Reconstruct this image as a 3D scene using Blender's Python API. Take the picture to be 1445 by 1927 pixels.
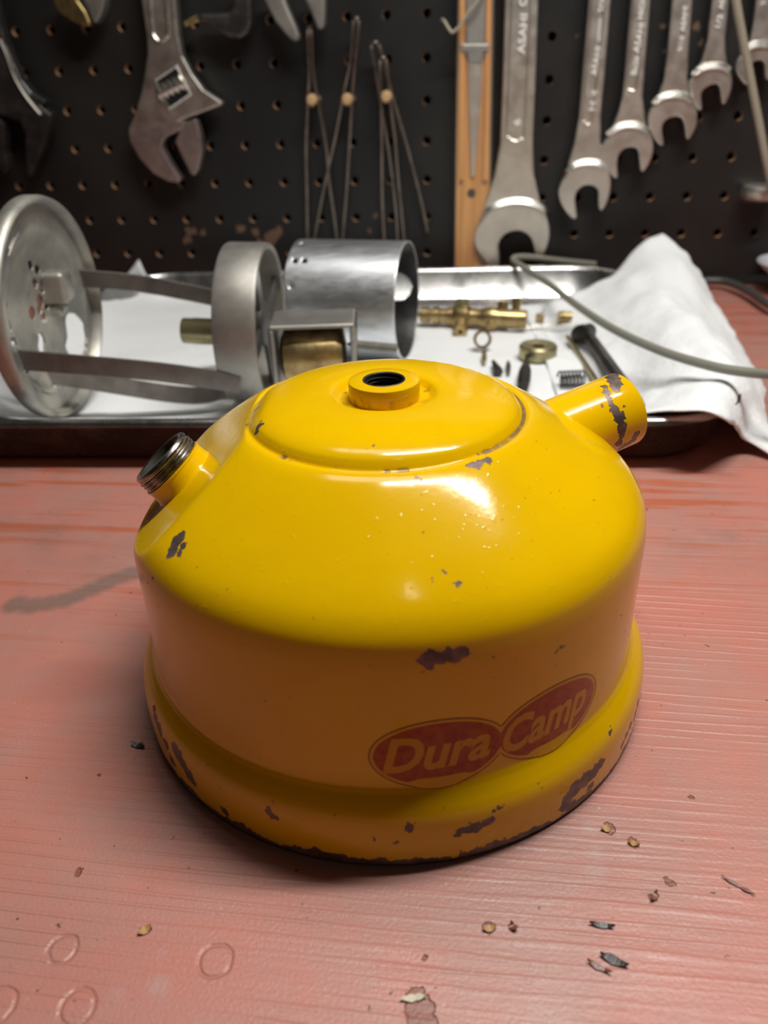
import bpy, bmesh, math, random
from mathutils import Vector, Matrix, noise
from math import sin, cos, pi, radians, sqrt

random.seed(7)
for o in list(bpy.data.objects):
    bpy.data.objects.remove(o, do_unlink=True)
scene = bpy.context.scene
COL = scene.collection
S = 0.001                                   # everything below is written in millimetres

# ------------------------------------------------------------------ camera
H_CAM = 138.0
F_PX = 1447.0
TH, RO = radians(29.5), radians(2.0)
ct, st, cr, sr = cos(TH), sin(TH), cos(RO), sin(RO)
RV, FV, UV = Vector((1, 0, 0)), Vector((0, ct, -st)), Vector((0, st, ct))
OV = Vector((0, 0, H_CAM))
cam_d = bpy.data.cameras.new('camera')
cam = bpy.data.objects.new('camera', cam_d)
COL.objects.link(cam)
X = RV * cr - UV * sr
Y = RV * sr + UV * cr
Z = -FV
cam.matrix_world = Matrix(((X.x, Y.x, Z.x, 0), (X.y, Y.y, Z.y, 0), (X.z, Y.z, Z.z, H_CAM * S), (0, 0, 0, 1)))
cam_d.sensor_fit = 'VERTICAL'
cam_d.sensor_height = 36.0
cam_d.lens = 36.0 * F_PX / 1927.0
cam_d.clip_start = 0.005
cam_d.clip_end = 20
cam_d.dof.use_dof = True
cam_d.dof.focus_distance = 0.185
cam_d.dof.aperture_fstop = 15.0
scene.camera = cam

# ------------------------------------------------------------------ light, exposure
scene.view_settings.view_transform = 'Standard'
scene.view_settings.look = 'None'
scene.view_settings.gamma = 1.0
scene.view_settings.exposure = 0.0
W = bpy.data.worlds.new('World')
scene.world = W
W.use_nodes = True
bg = W.node_tree.nodes['Background']
bg.inputs[0].default_value = (1.0, 0.86, 0.72, 1)
bg.inputs[1].default_value = 0.014


def area(name, loc, target, sx, sy, power, color, shape='RECTANGLE'):
    d = bpy.data.lights.new(name, 'AREA')
    d.shape = shape
    d.size, d.size_y = sx * S, sy * S
    d.energy = power
    d.color = color
    o = bpy.data.objects.new(name, d)
    COL.objects.link(o)
    o.location = Vector(loc) * S
    o.rotation_euler = (Vector(target) - Vector(loc)).to_track_quat('-Z', 'Y').to_euler()
    return o


KEY = area('bench_lamp', (155, 196, 560), (155, 196, 0), 320, 26, 3.45, (1.0, 0.965, 0.91))
SIDE = area('added_fill_panel', (40, 290, 640), (30, 250, 0), 460, 130, 1.05, (1.0, 0.965, 0.91))  # added dim panel: gives the pale reflection and fills the back
CEIL = area('ceiling_lamp', (165, -430, 1500), (0, 150, 0), 12, 160, 0.36, (1.0, 0.88, 0.7))

# ------------------------------------------------------------------ sight lines: where a point of the photo lies in the place
PSI = radians(9.0)
D0 = 595.0
NB = Vector((sin(PSI), cos(PSI), 0))         # into the pegboard
TB = Vector((cos(PSI), -sin(PSI), 0))        # along it


def ray(px, py):
    x, y = (px - 722.5) / F_PX, (py - 963.5) / F_PX
    r = x * cr - y * sr
    d = x * sr + y * cr
    return (FV + RV * r - UV * d).normalized()


def onz(px, py, z=0.0):
    v = ray(px, py)
    return OV + v * ((z - H_CAM) / v.z)


def ony(px, py, yy):
    v = ray(px, py)
    return OV + v * (yy / v.y)


def onb(px, py, off=0.0):
    v = ray(px, py)
    return OV + v * ((D0 * cos(PSI) - off - NB.dot(OV)) / NB.dot(v))


def bp(t, z, off=0.0):
    """point on the pegboard: t along, z up, off in front"""
    return TB * t + Vector((0, 0, z)) + NB * (D0 * cos(PSI) - off)


# ------------------------------------------------------------------ material helpers
def mat(name, color, rough=0.5, metal=0.0, spec=0.5, coat=0.0, coat_rough=0.05):
    m = bpy.data.materials.new(name)
    m.use_nodes = True
    b = m.node_tree.nodes['Principled BSDF']
    b.inputs['Base Color'].default_value = (*color, 1)
    b.inputs['Roughness'].default_value = rough
    b.inputs['Metallic'].default_value = metal
    b.inputs['Specular IOR Level'].default_value = spec
    b.inputs['Coat Weight'].default_value = coat
    b.inputs['Coat Roughness'].default_value = coat_rough
    return m


class NT:
    def __init__(self, m):
        self.m = m
        self.t = m.node_tree
        self.b = self.t.nodes['Principled BSDF']

    def n(self, typ, **kw):
        nd = self.t.nodes.new(typ)
        for k, v in kw.items():
            setattr(nd, k, v)
        return nd

    def set(self, sock, v):
        if isinstance(v, bpy.types.NodeSocket):
            self.t.links.new(v, sock)
        elif isinstance(v, (tuple, list, Vector)):
            v = tuple(v)
            if len(v) == 3 and sock.type == 'RGBA':
                v = (*v, 1)
            sock.default_value = v
        else:
            sock.default_value = v

    def math(self, op, a, b=0.0, c=0.0, clamp=False):
        nd = self.n('ShaderNodeMath', operation=op, use_clamp=clamp)
        for i, v in enumerate((a, b, c)):
            self.set(nd.inputs[i], v)
        return nd.outputs[0]

    def vec(self, op, a, b=(0, 0, 0), scale=None):
        nd = self.n('ShaderNodeVectorMath', operation=op)
        self.set(nd.inputs[0], a)
        self.set(nd.inputs[1], b)
        if scale is not None:
            self.set(nd.inputs['Scale'], scale)
        return nd.outputs['Value'] if op in ('DISTANCE', 'DOT_PRODUCT', 'LENGTH') else nd.outputs['Vector']

    def obj(self):
        return self.n('ShaderNodeTexCoord').outputs['Object']

    def mapping(self, v, scale=(1, 1, 1), rot=(0, 0, 0), loc=(0, 0, 0)):
        nd = self.n('ShaderNodeMapping')
        self.set(nd.inputs['Vector'], v)
        self.set(nd.inputs['Scale'], scale)
        self.set(nd.inputs['Rotation'], rot)
        self.set(nd.inputs['Location'], loc)
        return nd.outputs[0]

    def noise(self, v, scale, detail=3.0, rough=0.55, col=False, dist=0.0):
        nd = self.n('ShaderNodeTexNoise')
        self.set(nd.inputs['Vector'], v)
        self.set(nd.inputs['Scale'], scale)
        self.set(nd.inputs['Detail'], detail)
        self.set(nd.inputs['Roughness'], rough)
        self.set(nd.inputs['Distortion'], dist)
        return nd.outputs['Color' if col else 'Fac']

    def step(self, v, lo, hi, a=0.0, b=1.0):
        nd = self.n('ShaderNodeMapRange', interpolation_type='SMOOTHSTEP')
        self.set(nd.inputs[0], v)
        for i, x in enumerate((lo, hi, a, b)):
            self.set(nd.inputs[i + 1], x)
        return nd.outputs[0]

    def mix(self, f, a, b):
        nd = self.n('ShaderNodeMix', data_type='RGBA')
        self.set(nd.inputs[0], f)
        self.set(nd.inputs[6], a)
        self.set(nd.inputs[7], b)
        return nd.outputs[2]

    def mixf(self, f, a, b):
        nd = self.n('ShaderNodeMix', data_type='FLOAT')
        self.set(nd.inputs[0], f)
        self.set(nd.inputs[2], a)
        self.set(nd.inputs[3], b)
        return nd.outputs[0]

    def bump(self, h, dist, strength=1.0, normal=None):
        nd = self.n('ShaderNodeBump')
        self.set(nd.inputs['Height'], h)
        self.set(nd.inputs['Distance'], dist)
        self.set(nd.inputs['Strength'], strength)
        if normal is not None:
            self.set(nd.inputs['Normal'], normal)
        return nd.outputs[0]

    def out(self, **kw):
        for k, v in kw.items():
            self.set(self.b.inputs[k.replace('_', ' ')], v)

    def spots(self, pos, lst):
        """min over spots of (distance - radius), metres"""
        cur = None
        for (x, y, z, r) in lst:
            d = self.math('SUBTRACT', self.vec('DISTANCE', pos, (x * S, y * S, z * S)), r * S)
            cur = d if cur is None else self.math('MINIMUM', cur, d)
        return cur


def worn_metal(name, c1, c2, rough=0.35, metal=1.0, scale=60.0, bump=0.0001, stretch=(1, 1, 1)):
    m = mat(name, c1, rough, metal)
    t = NT(m)
    p = t.mapping(t.obj(), scale=stretch)
    f = t.noise(p, scale, 5, 0.65)
    t.out(Base_Color=t.mix(t.step(f, 0.35, 0.68), c1, c2))
    g = t.noise(p, scale * 3, 3, 0.6)
    t.out(Roughness=t.math('ADD', t.math('MULTIPLY', g, 0.25), rough - 0.12))
    t.out(Normal=t.bump(g, bump, 0.6))
    return m


M = {}
M['chrome'] = worn_metal('satin_chrome', (0.86, 0.82, 0.75), (0.70, 0.67, 0.61), 0.40, 1.0, 40)
M['edge'] = worn_metal('polished_edge', (0.86, 0.85, 0.80), (0.75, 0.73, 0.68), 0.28, 1.0, 40)
M['letter'] = mat('letter_glint', (0.88, 0.87, 0.84), 0.4, 0.0)  # pale non-metal colour stands in for the glint on the letters
M['steel'] = worn_metal('tray_steel', (0.60, 0.60, 0.59), (0.52, 0.51, 0.50), 0.27, 1.0, 25)
M['barsteel'] = worn_metal('dull_bar_steel', (0.17, 0.15, 0.14), (0.26, 0.24, 0.22), 0.42, 0.85, 35)
M['dark'] = worn_metal('dark_steel', (0.10, 0.10, 0.10), (0.20, 0.19, 0.18), 0.38, 0.9, 60)
M['black'] = worn_metal('blackened_steel', (0.030, 0.028, 0.026), (0.06, 0.055, 0.05), 0.45, 0.6, 90)
M['iron'] = worn_metal('grey_plated_iron', (0.30, 0.29, 0.27), (0.42, 0.40, 0.36), 0.52, 0.85, 35)
M['stain'] = worn_metal('stained_plate', (0.30, 0.30, 0.29), (0.56, 0.54, 0.47), 0.48, 0.75, 22)
M['alu'] = worn_metal('bright_aluminium', (0.84, 0.87, 0.90), (0.68, 0.70, 0.73), 0.40, 1.0, 30, stretch=(1, 6, 6))
M['brass'] = worn_metal('aged_brass', (0.50, 0.38, 0.17), (0.27, 0.18, 0.09), 0.34, 0.9, 120)
M['brassy'] = worn_metal('green_brass', (0.42, 0.38, 0.20), (0.30, 0.27, 0.16), 0.34, 0.85, 120)
M['wire'] = worn_metal('spring_wire', (0.42, 0.38, 0.33), (0.28, 0.25, 0.22), 0.35, 1.0, 80)
M['pink'] = worn_metal('bare_jaw_steel', (0.50, 0.40, 0.37), (0.36, 0.29, 0.27), 0.42, 0.85, 60)
M['thread'] = worn_metal('filler_thread', (0.50, 0.47, 0.42), (0.20, 0.175, 0.15), 0.27, 1.0, 200, 0.00004)
M['cable'] = mat('grey_cable', (0.23, 0.23, 0.19), 0.38)
M['cord'] = mat('beige_cord', (0.40, 0.36, 0.28), 0.45)
M['rubber'] = mat('dark_cable', (0.07, 0.065, 0.062), 0.42)
M['white'] = mat('white_plastic', (0.74, 0.75, 0.82), 0.3)
M['peg'] = mat('dowel_wood', (0.62, 0.40, 0.20), 0.6)
M['hole'] = mat('hole_shade', (0.004, 0.004, 0.004), 0.9)  # near-black colour puts the shade into peg holes and worm slot
M['flake_dark'] = mat('dark_flake', (0.02, 0.014, 0.012), 0.4)
M['flake_red'] = mat('red_flake', (0.16, 0.05, 0.03), 0.4)
M['flake_tan'] = mat('tan_flake', (0.42, 0.24, 0.09), 0.5)
M['flake_pale'] = mat('pale_flake', (0.62, 0.55, 0.42), 0.6)
M['concrete'] = mat('grey_floor', (0.16, 0.15, 0.14), 0.8)
_t = NT(M['concrete'])
_t.out(Base_Color=_t.mix(_t.noise(_t.obj(), 6, 5), (0.12, 0.11, 0.1), (0.22, 0.21, 0.19)))
_t = NT(M['peg'])
_t.out(Base_Color=_t.mix(_t.noise(_t.mapping(_t.obj(), (1, 1, 6)), 200, 3), (0.66, 0.45, 0.24), (0.46, 0.27, 0.12)))
for k in ('cable', 'cord', 'rubber', 'white'):
    _t = NT(M[k])
    c = tuple(_t.b.inputs['Base Color'].default_value)[:3]
    _t.out(Base_Color=_t.mix(_t.noise(_t.obj(), 90, 3), c, tuple(q * 0.86 for q in c)))

# paper towel
m = mat('paper_towel', (0.80, 0.82, 0.83), 0.9, spec=0.15)
t = NT(m)
p = t.obj()
vor = t.n('ShaderNodeTexVoronoi')
t.set(vor.inputs['Vector'], p)
t.set(vor.inputs['Scale'], 420.0)
big = t.noise(p, 35, 4, 0.6)
h = t.math('ADD', t.math('MULTIPLY', vor.outputs['Distance'], 0.25), t.math('MULTIPLY', big, 1.6))
t.out(Normal=t.bump(h, 0.0016, 0.55))
M['paper'] = m

# plastic film
m = mat('clear_film', (0.9, 0.9, 0.88), 0.12)
t = NT(m)
t.out(Transmission_Weight=0.0, Alpha=0.07)
t.out(Roughness=t.math('MULTIPLY_ADD', t.noise(t.obj(), 40, 2), 0.2, 0.05))
M['film'] = m

# ruler wood
m = mat('honey_wood', (0.6, 0.3, 0.1), 0.42)
t = NT(m)
p = t.mapping(t.obj(), scale=(1, 1, 0.05))
f = t.noise(p, 260, 4, 0.6)
t.out(Base_Color=t.mix(t.step(f, 0.3, 0.7), (0.52, 0.21, 0.045), (0.74, 0.37, 0.10)))
M['honey'] = m

# pegboard: black paint on hardboard, glossy, some chips in the paint
m = mat('black_pegboard', (0.012, 0.0125, 0.013), 0.42)
t = NT(m)
p = t.obj()
dp = t.vec('ADD', p, t.vec('SCALE', t.vec('SUBTRACT', t.noise(p, 260, 3, 0.6, True), (0.5, 0.5, 0.5)), scale=0.007))
CH = [(355, 437, 3), (366, 434, 2.4), (352, 452, 3.2), (382, 437, 2), (452, 430, 3), (480, 438, 3), (510, 448, 4.5), (525, 434, 3), (519, 441, 3.5),
      (488, 457, 2.6), (706, 405, 2.0), (695, 434, 1.7), (1313, 50, 2), (1352, 60, 1.6), (1245, 50, 2), (1330, 88, 1.6), (1318, 80, 1.5), (1085, 66, 1.2), (1255, 95, 1.6)]
SP = []
for (a, b, r) in CH:
    q = onb(a, b)
    SP.append((q.x, q.y, q.z, r))
mask = t.step(t.spots(dp, SP), -0.0004, 0.0004, 1.0, 0.0)
grime = t.noise(p, 9, 4, 0.6)
basec = t.mix(t.step(grime, 0.35, 0.75), (0.0105, 0.0105, 0.0105), (0.022, 0.020, 0.018))
t.out(Base_Color=t.mix(t.math('MULTIPLY', mask, 0.75), basec, (0.20, 0.115, 0.07)))
t.out(Roughness=t.math('MULTIPLY_ADD', t.noise(p, 30, 4), 0.25, 0.33))
t.out(Normal=t.bump(t.noise(p, 900, 2), 0.0001, 0.5))
M['board'] = m
m = mat('hardboard_core', (0.26, 0.15, 0.085), 0.75)
t = NT(m)
t.out(Base_Color=t.mix(t.noise(t.obj(), 500, 2), (0.58, 0.36, 0.21), (0.36, 0.21, 0.115)))
M['core'] = m

# bench top: worn red paint over ridged softwood
m = mat('red_bench_paint', (0.3, 0.09, 0.06), 0.36)
t = NT(m)
p = t.vec('ADD', t.obj(), (0, 0.2, 0))          # bench origin is 200 mm up the bench
g = t.mapping(p, rot=(0, 0, radians(8.0)))
gl = t.mapping(g, scale=(0.05, 1, 1))
wob = t.vec('ADD', gl, t.vec('SCALE', t.vec('SUBTRACT', t.noise(g, 4, 2, 0.5, True), (0.5, 0.5, 0.5)), scale=0.010))
band = t.noise(wob, 170, 4, 0.6)
fine = t.noise(wob, 420, 3, 0.6)
blot = t.noise(p, 11, 5, 0.62)
blot2 = t.noise(t.mapping(p, loc=(3.1, 1.7, 0)), 22, 5, 0.65)
speck = t.noise(p, 420, 2, 0.6)
c = t.mix(t.step(blot2, 0.3, 0.7), (0.49, 0.175, 0.132), (0.40, 0.205, 0.170))
# worn streaks of orange wood, mostly further back on the bench
sep = t.n('ShaderNodeSeparateXYZ')
t.set(sep.inputs[0], p)
far = t.step(sep.outputs['Y'], 0.13, 0.27)
orange = t.math('MULTIPLY', t.step(band, 0.52, 0.62), t.math('MULTIPLY', far, t.step(blot, 0.36, 0.56)))
c = t.mix(t.math('MULTIPLY', orange, 0.75), c, (0.43, 0.082, 0.014))
c = t.mix(t.math('MULTIPLY', t.step(blot, 0.52, 0.74), 0.5), c, (0.17, 0.115, 0.10))
c = t.mix(t.step(speck, 0.70, 0.76), c, (0.09, 0.03, 0.024))
# marks that sit on the bench
smear = None
for (a, b) in ((30, 1138), (60, 1140), (90, 1136), (118, 1130), (146, 1121), (172, 1111), (198, 1099), (222, 1090), (248, 1081), (272, 1076)):
    q = onz(a, b)
    dd = t.math('SUBTRACT', t.vec('DISTANCE', t.vec('ADD', p, t.vec('SCALE', t.noise(p, 60, 2, 0.5, True), scale=0.004)), (q.x * S + .002, q.y * S + .002, 0.002)), 0.0028)
    smear = dd if smear is None else t.math('MINIMUM', smear, dd)
c = t.mix(t.step(smear, -0.0006, 0.003, 0.62, 0.0), c, (0.115, 0.11, 0.095))
dpos = t.vec('ADD', p, t.vec('SCALE', t.vec('SUBTRACT', t.noise(p, 500, 3, 0.6, True), (0.5, 0.5, 0.5)), scale=0.0030))
DK = [(785, 1880, 2.0), (790, 1900, 2.6), (795, 1922, 2.6), (1146, 1560, 1.3), (1192, 1588, 1.1), (920, 1748, 1.2), (964, 1746, 0.9), (272, 1752, 0.9), (262, 1403, 0.8), (800, 1800, .5), (1050, 1480, .4),
      (1230, 1688, .8), (1260, 1660, .8), (1100, 1500, .4), (1300, 1500, .5), (600, 1500, .4), (150, 1640, .9), (110, 1740, .6)]
SPD = []
for (a, b, r) in DK:
    q = onz(a, b)
    SPD.append((q.x, q.y, 0, r))
dk = t.spots(dpos, SPD)
dkm = t.step(dk, -0.0002, 0.0002, 1.0, 0.0)
c = t.mix(t.math('MULTIPLY', dkm, 0.8), c, (0.20, 0.055, 0.03))
PL = [(220, 1868, 1.0), (303, 1796, .6), (300, 1855, 2.0), (1118, 1640, 2.0), (1110, 1560, 1.5), (1120, 1600, 1.5)]
SPP = []
for (a, b, r) in PL:
    q = onz(a, b)
    SPP.append((q.x, q.y, 0, r))
pl = t.step(t.spots(dpos, SPP), -0.0018, 0.0012, 1.0, 0.0)
c = t.mix(t.math('MULTIPLY', pl, 0.30), c, (0.42, 0.35, 0.34))
pale = t.step(t.noise(p, 900, 1, 0.5), 0.755, 0.785)
c = t.mix(t.math('MULTIPLY', pale, 0.55), c, (0.55, 0.42, 0.36))
t.out(Base_Color=c)
ring = None
for (a, b, r) in ((405, 1808, 3.0), (145, 1895, 3.0), (-5, 1893, 3.0), (118, 1786, 2.6)):
    q = onz(a, b)
    dd = t.math('ABSOLUTE', t.math('SUBTRACT', t.vec('DISTANCE', t.vec('ADD', p, t.vec('SCALE', t.vec('SUBTRACT', t.noise(p, 300, 2, 0.5, True), (.5, .5, .5)), scale=0.0012)), (q.x * S, q.y * S, 0)), r * S))
    ring = dd if ring is None else t.math('MINIMUM', ring, dd)
ringm = t.step(ring, 0.0, 0.0007, 1.0, 0.0)
scr = t.noise(t.mapping(p, rot=(0, 0, radians(-72)), scale=(0.03, 1, 1)), 240, 2, 0.5)
scrm = t.step(scr, 0.70, 0.74)
wv = t.n('ShaderNodeTexWave', wave_type='BANDS', bands_direction='Y', wave_profile='SIN')
t.set(wv.inputs['Vector'], wob)
t.set(wv.inputs['Scale'], 105.0)
t.set(wv.inputs['Distortion'], 5.0)
t.set(wv.inputs['Detail'], 3.0)
t.set(wv.inputs['Detail Scale'], 1.6)
rid = t.step(wv.outputs['Fac'], 0.70, 1.0)
ridw = t.math('MULTIPLY', rid, t.step(t.noise(t.mapping(g, scale=(.4, 1, 1)), 30, 3), 0.36, 0.62))
h = t.math('ADD', t.math('MULTIPLY', fine, 0.45), t.math('MULTIPLY', ridw, 0.40))
h = t.math('ADD', h, t.math('MULTIPLY', t.noise(p, 1300, 3, 0.6), 0.28))
h = t.math('SUBTRACT', h, t.math('MULTIPLY', ringm, 0.65))
h = t.math('SUBTRACT', h, t.math('MULTIPLY', dkm, 1.2))
h = t.math('SUBTRACT', h, t.math('MULTIPLY', scrm, 0.5))
t.out(Normal=t.bump(h, 0.00042, 0.85))
t.out(Roughness=t.math('MULTIPLY_ADD', t.noise(p, 70, 4, 0.6), 0.26, 0.30))
t.out(Specular_IOR_Level=0.6)
M['bench'] = m


# ------------------------------------------------------------------ object helpers
ORG = {}


def props(o, label=None, cat=None, group=None, kind=None):
    if label:
        o['label'] = label
    if cat:
        o['category'] = cat
    if group:
        o['group'] = group
    if kind:
        o['kind'] = kind
    return o


def thing(name, loc, label, cat, group=None):
    o = bpy.data.objects.new(name, None)
    o.empty_display_size = 0.01
    COL.objects.link(o)
    loc = Vector(loc)
    o.location = loc * S
    ORG[o] = loc
    return props(o, label, cat, group)


def mesh(name, geo, material, parent=None, smooth=True, bevel=0.0, origin=None, mats=None, idx=None, autosmooth=None, bsegs=2):
    verts, faces = geo
    org = ORG[parent] if parent is not None else Vector(origin if origin is not None else (0, 0, 0))
    me = bpy.data.meshes.new(name)
    me.from_pydata([tuple((Vector(v) - org) * S) for v in verts], [], faces)
    me.materials.append(material)
    for mm in (mats or []):
        me.materials.append(mm)
    if idx:
        for i, k in enumerate(idx):
            me.polygons[i].material_index = k
    bm = bmesh.new()
    bm.from_mesh(me)
    bmesh.ops.remove_doubles(bm, verts=bm.verts, dist=1e-6)
    bmesh.ops.recalc_face_normals(bm, faces=bm.faces)
    if smooth:
        ang = radians(autosmooth if autosmooth else 38)
        for e in bm.edges:
            if len(e.link_faces) == 2 and e.calc_face_angle(0) > ang:
                e.smooth = False
    bm.to_mesh(me)
    bm.free()
    if smooth:
        for pl_ in me.polygons:
            pl_.use_smooth = True
    o = bpy.data.objects.new(name, me)
    COL.objects.link(o)
    if parent is not None:
        o.parent = parent
    else:
        o.location = org * S
    ORG[o] = org
    if bevel:
        md = o.modifiers.new('bevel', 'BEVEL')
        md.width = bevel * S
        md.segments = bsegs
        md.limit_method = 'ANGLE'
        md.angle_limit = radians(35)
        md.harden_normals = False
    return o


def join(*geos):
    V, Fc = [], []
    for v, f in geos:
        k = len(V)
        V += [Vector(q) for q in v]
        Fc += [tuple(i + k for i in q) for q in f]
    return V, Fc


def box(x0, x1, y0, y1, z0, z1):
    v = [(x, y, z) for x in (x0, x1) for y in (y0, y1) for z in (z0, z1)]
    return [Vector(q) for q in v], [(0, 1, 3, 2), (4, 6, 7, 5), (0, 4, 5, 1), (2, 3, 7, 6), (0, 2, 6, 4), (1, 5, 7, 3)]


def frame(ax):
    ax = Vector(ax).normalized()
    ref = Vector((0, 0, 1)) if abs(ax.z) < 0.9 else Vector((1, 0, 0))
    a = ref.cross(ax).normalized()
    return ax, a, ax.cross(a)


def lathe(o, axis, prof, n=48, caps=False, phase=0.0):
    """prof: list of (radius, along)"""
    ax, a, b = frame(axis)
    o = Vector(o)
    V, Fc = [], []
    for (r, s_) in prof:
        for k in range(n):
            w = 2 * pi * k / n + phase
            V.append(o + ax * s_ + (a * cos(w) + b * sin(w)) * r)
    for i in range(len(prof) - 1):
        for k in range(n):
            k2 = (k + 1) % n
            Fc.append((i * n + k, i * n + k2, (i + 1) * n + k2, (i + 1) * n + k))
    if caps:
        Fc.append(tuple(range(n - 1, -1, -1)))
        Fc.append(tuple((len(prof) - 1) * n + k for k in range(n)))
    return V, Fc


def smoothline(pts, per=8):
    pts = [Vector(p_) for p_ in pts]
    out = []
    for i in range(len(pts) - 1):
        p0, p1, p2, p3 = pts[max(i - 1, 0)], pts[i], pts[i + 1], pts[min(i + 2, len(pts) - 1)]
        for k in range(per):
            q = k / per
            out.append(0.5 * ((2 * p1) + (p2 - p0) * q + (2 * p0 - 5 * p1 + 4 * p2 - p3) * q * q + (3 * p1 - p0 - 3 * p2 + p3) * q ** 3))
    out.append(pts[-1])
    return out


def tube(pts, r, n=12, r2=None, flat=None):
    pts = [Vector(p_) for p_ in pts]
    V, Fc = [], []
    T0 = (pts[1] - pts[0]).normalized()
    ax, a, b = frame(T0)
    if flat is not None:
        a = (Vector(flat) - T0 * Vector(flat).dot(T0)).normalized()
        b = T0.cross(a)
    for i, p_ in enumerate(pts):
        if i == 0:
            T = T0
        elif i == len(pts) - 1:
            T = (pts[-1] - pts[-2]).normalized()
        else:
            T = (pts[i + 1] - pts[i - 1]).normalized()
        a = (a - T * a.dot(T)).normalized()
        b = T.cross(a)
        for k in range(n):
            w = 2 * pi * k / n
            V.append(p_ + a * cos(w) * r + b * sin(w) * (r2 or r))
    for i in range(len(pts) - 1):
        for k in range(n):
            k2 = (k + 1) % n
            Fc.append((i * n + k, i * n + k2, (i + 1) * n + k2, (i + 1) * n + k))
    Fc.append(tuple(range(n - 1, -1, -1)))
    Fc.append(tuple((len(pts) - 1) * n + k for k in range(n)))
    return V, Fc


def strip(pts, wdir, w, th):
    """flat bar along pts, width w along wdir, thickness th"""
    pts = [Vector(p_) for p_ in pts]
    V, Fc = [], []
    for i, p_ in enumerate(pts):
        T = (pts[min(i + 1, len(pts) - 1)] - pts[max(i - 1, 0)]).normalized()
        wd = Vector(wdir)
        wd = (wd - T * wd.dot(T)).normalized()
        nn = T.cross(wd)
        for (a, b) in ((-1, -1), (1, -1), (1, 1), (-1, 1)):
            V.append(p_ + wd * a * w / 2 + nn * b * th / 2)
    for i in range(len(pts) - 1):
        for k in range(4):
            k2 = (k + 1) % 4
            Fc.append((i * 4 + k, i * 4 + k2, i * 4 + 4 + k2, i * 4 + 4 + k))
    Fc.append((3, 2, 1, 0))
    e = (len(pts) - 1) * 4
    Fc.append((e, e + 1, e + 2, e + 3))
    return V, Fc


def prism(pts, ext):
    pts = [Vector(p_) for p_ in pts]
    n = len(pts)
    V = pts + [p_ + Vector(ext) for p_ in pts]
    Fc = [tuple(range(n)), tuple(range(2 * n - 1, n - 1, -1))]
    for k in range(n):
        k2 = (k + 1) % n
        Fc.append((k, k + n, k2 + n, k2))
    return V, Fc


def flat_on_board(pix, off, th, curve=0):
    """outline seen on the wall: front face off mm before the board, th mm thick"""
    pts = [onb(a, b, off) for a, b in pix]
    if curve:
        q = smoothline(pts + [pts[0]], curve)[:-1]
        pts = q
    return prism(pts, NB * th)


def text_geo(s_, size, shear=0.0, bold=0.0, extrude=0.2):
    c_ = bpy.data.curves.new('t', 'FONT')
    c_.body = s_
    c_.size = size
    c_.shear = shear
    c_.offset = bold
    c_.extrude = extrude
    c_.resolution_u = 3
    o_ = bpy.data.objects.new('t', c_)
    COL.objects.link(o_)
    bpy.context.view_layer.update()
    me = bpy.data.meshes.new_from_object(o_)
    V = [v.co.copy() for v in me.vertices]
    Fc = [tuple(q.vertices) for q in me.polygons]
    bpy.data.objects.remove(o_, do_unlink=True)
    bpy.data.curves.remove(c_)
    bpy.data.meshes.remove(me)
    return V, Fc


def grid_patch(ctrl, nu, nv, amp=0.0, freq=0.05, seed=0.0):
    """ctrl[i][j] points -> smooth patch"""
    rows = []
    for r_ in ctrl:
        rows.append(resample(smoothline(r_, 10), nv))
    V = []
    cols = [resample(smoothline([rows[i][j] for i in range(len(rows))], 10), nu) for j in range(nv)]
    for i in range(nu):
        for j in range(nv):
            q = cols[j][i].copy()
            if amp:
                w = Vector((q.x * freq + seed, q.y * freq, q.z * freq))
                w2 = w * 3.1
                q.z += amp * noise.noise(w) + 0.35 * amp * noise.noise(w2)
                q.y += 0.6 * amp * noise.noise(w + Vector((7.3, 1.1, 0)))
            V.append(q)
    Fc = [(i * nv + j, i * nv + j + 1, (i + 1) * nv + j + 1, (i + 1) * nv + j) for i in range(nu - 1) for j in range(nv - 1)]
    return V, Fc


def resample(pts, n):
    L = [0.0]
    for i in range(1, len(pts)):
        L.append(L[-1] + (pts[i] - pts[i - 1]).length)
    out = []
    j = 0
    for k in range(n):
        d = L[-1] * k / (n - 1)
        while j < len(pts) - 2 and L[j + 1] < d:
            j += 1
        seg = L[j + 1] - L[j]
        f_ = 0 if seg < 1e-9 else min(1, max(0, (d - L[j]) / seg))
        out.append(pts[j].lerp(pts[j + 1], f_))
    return out


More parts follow.
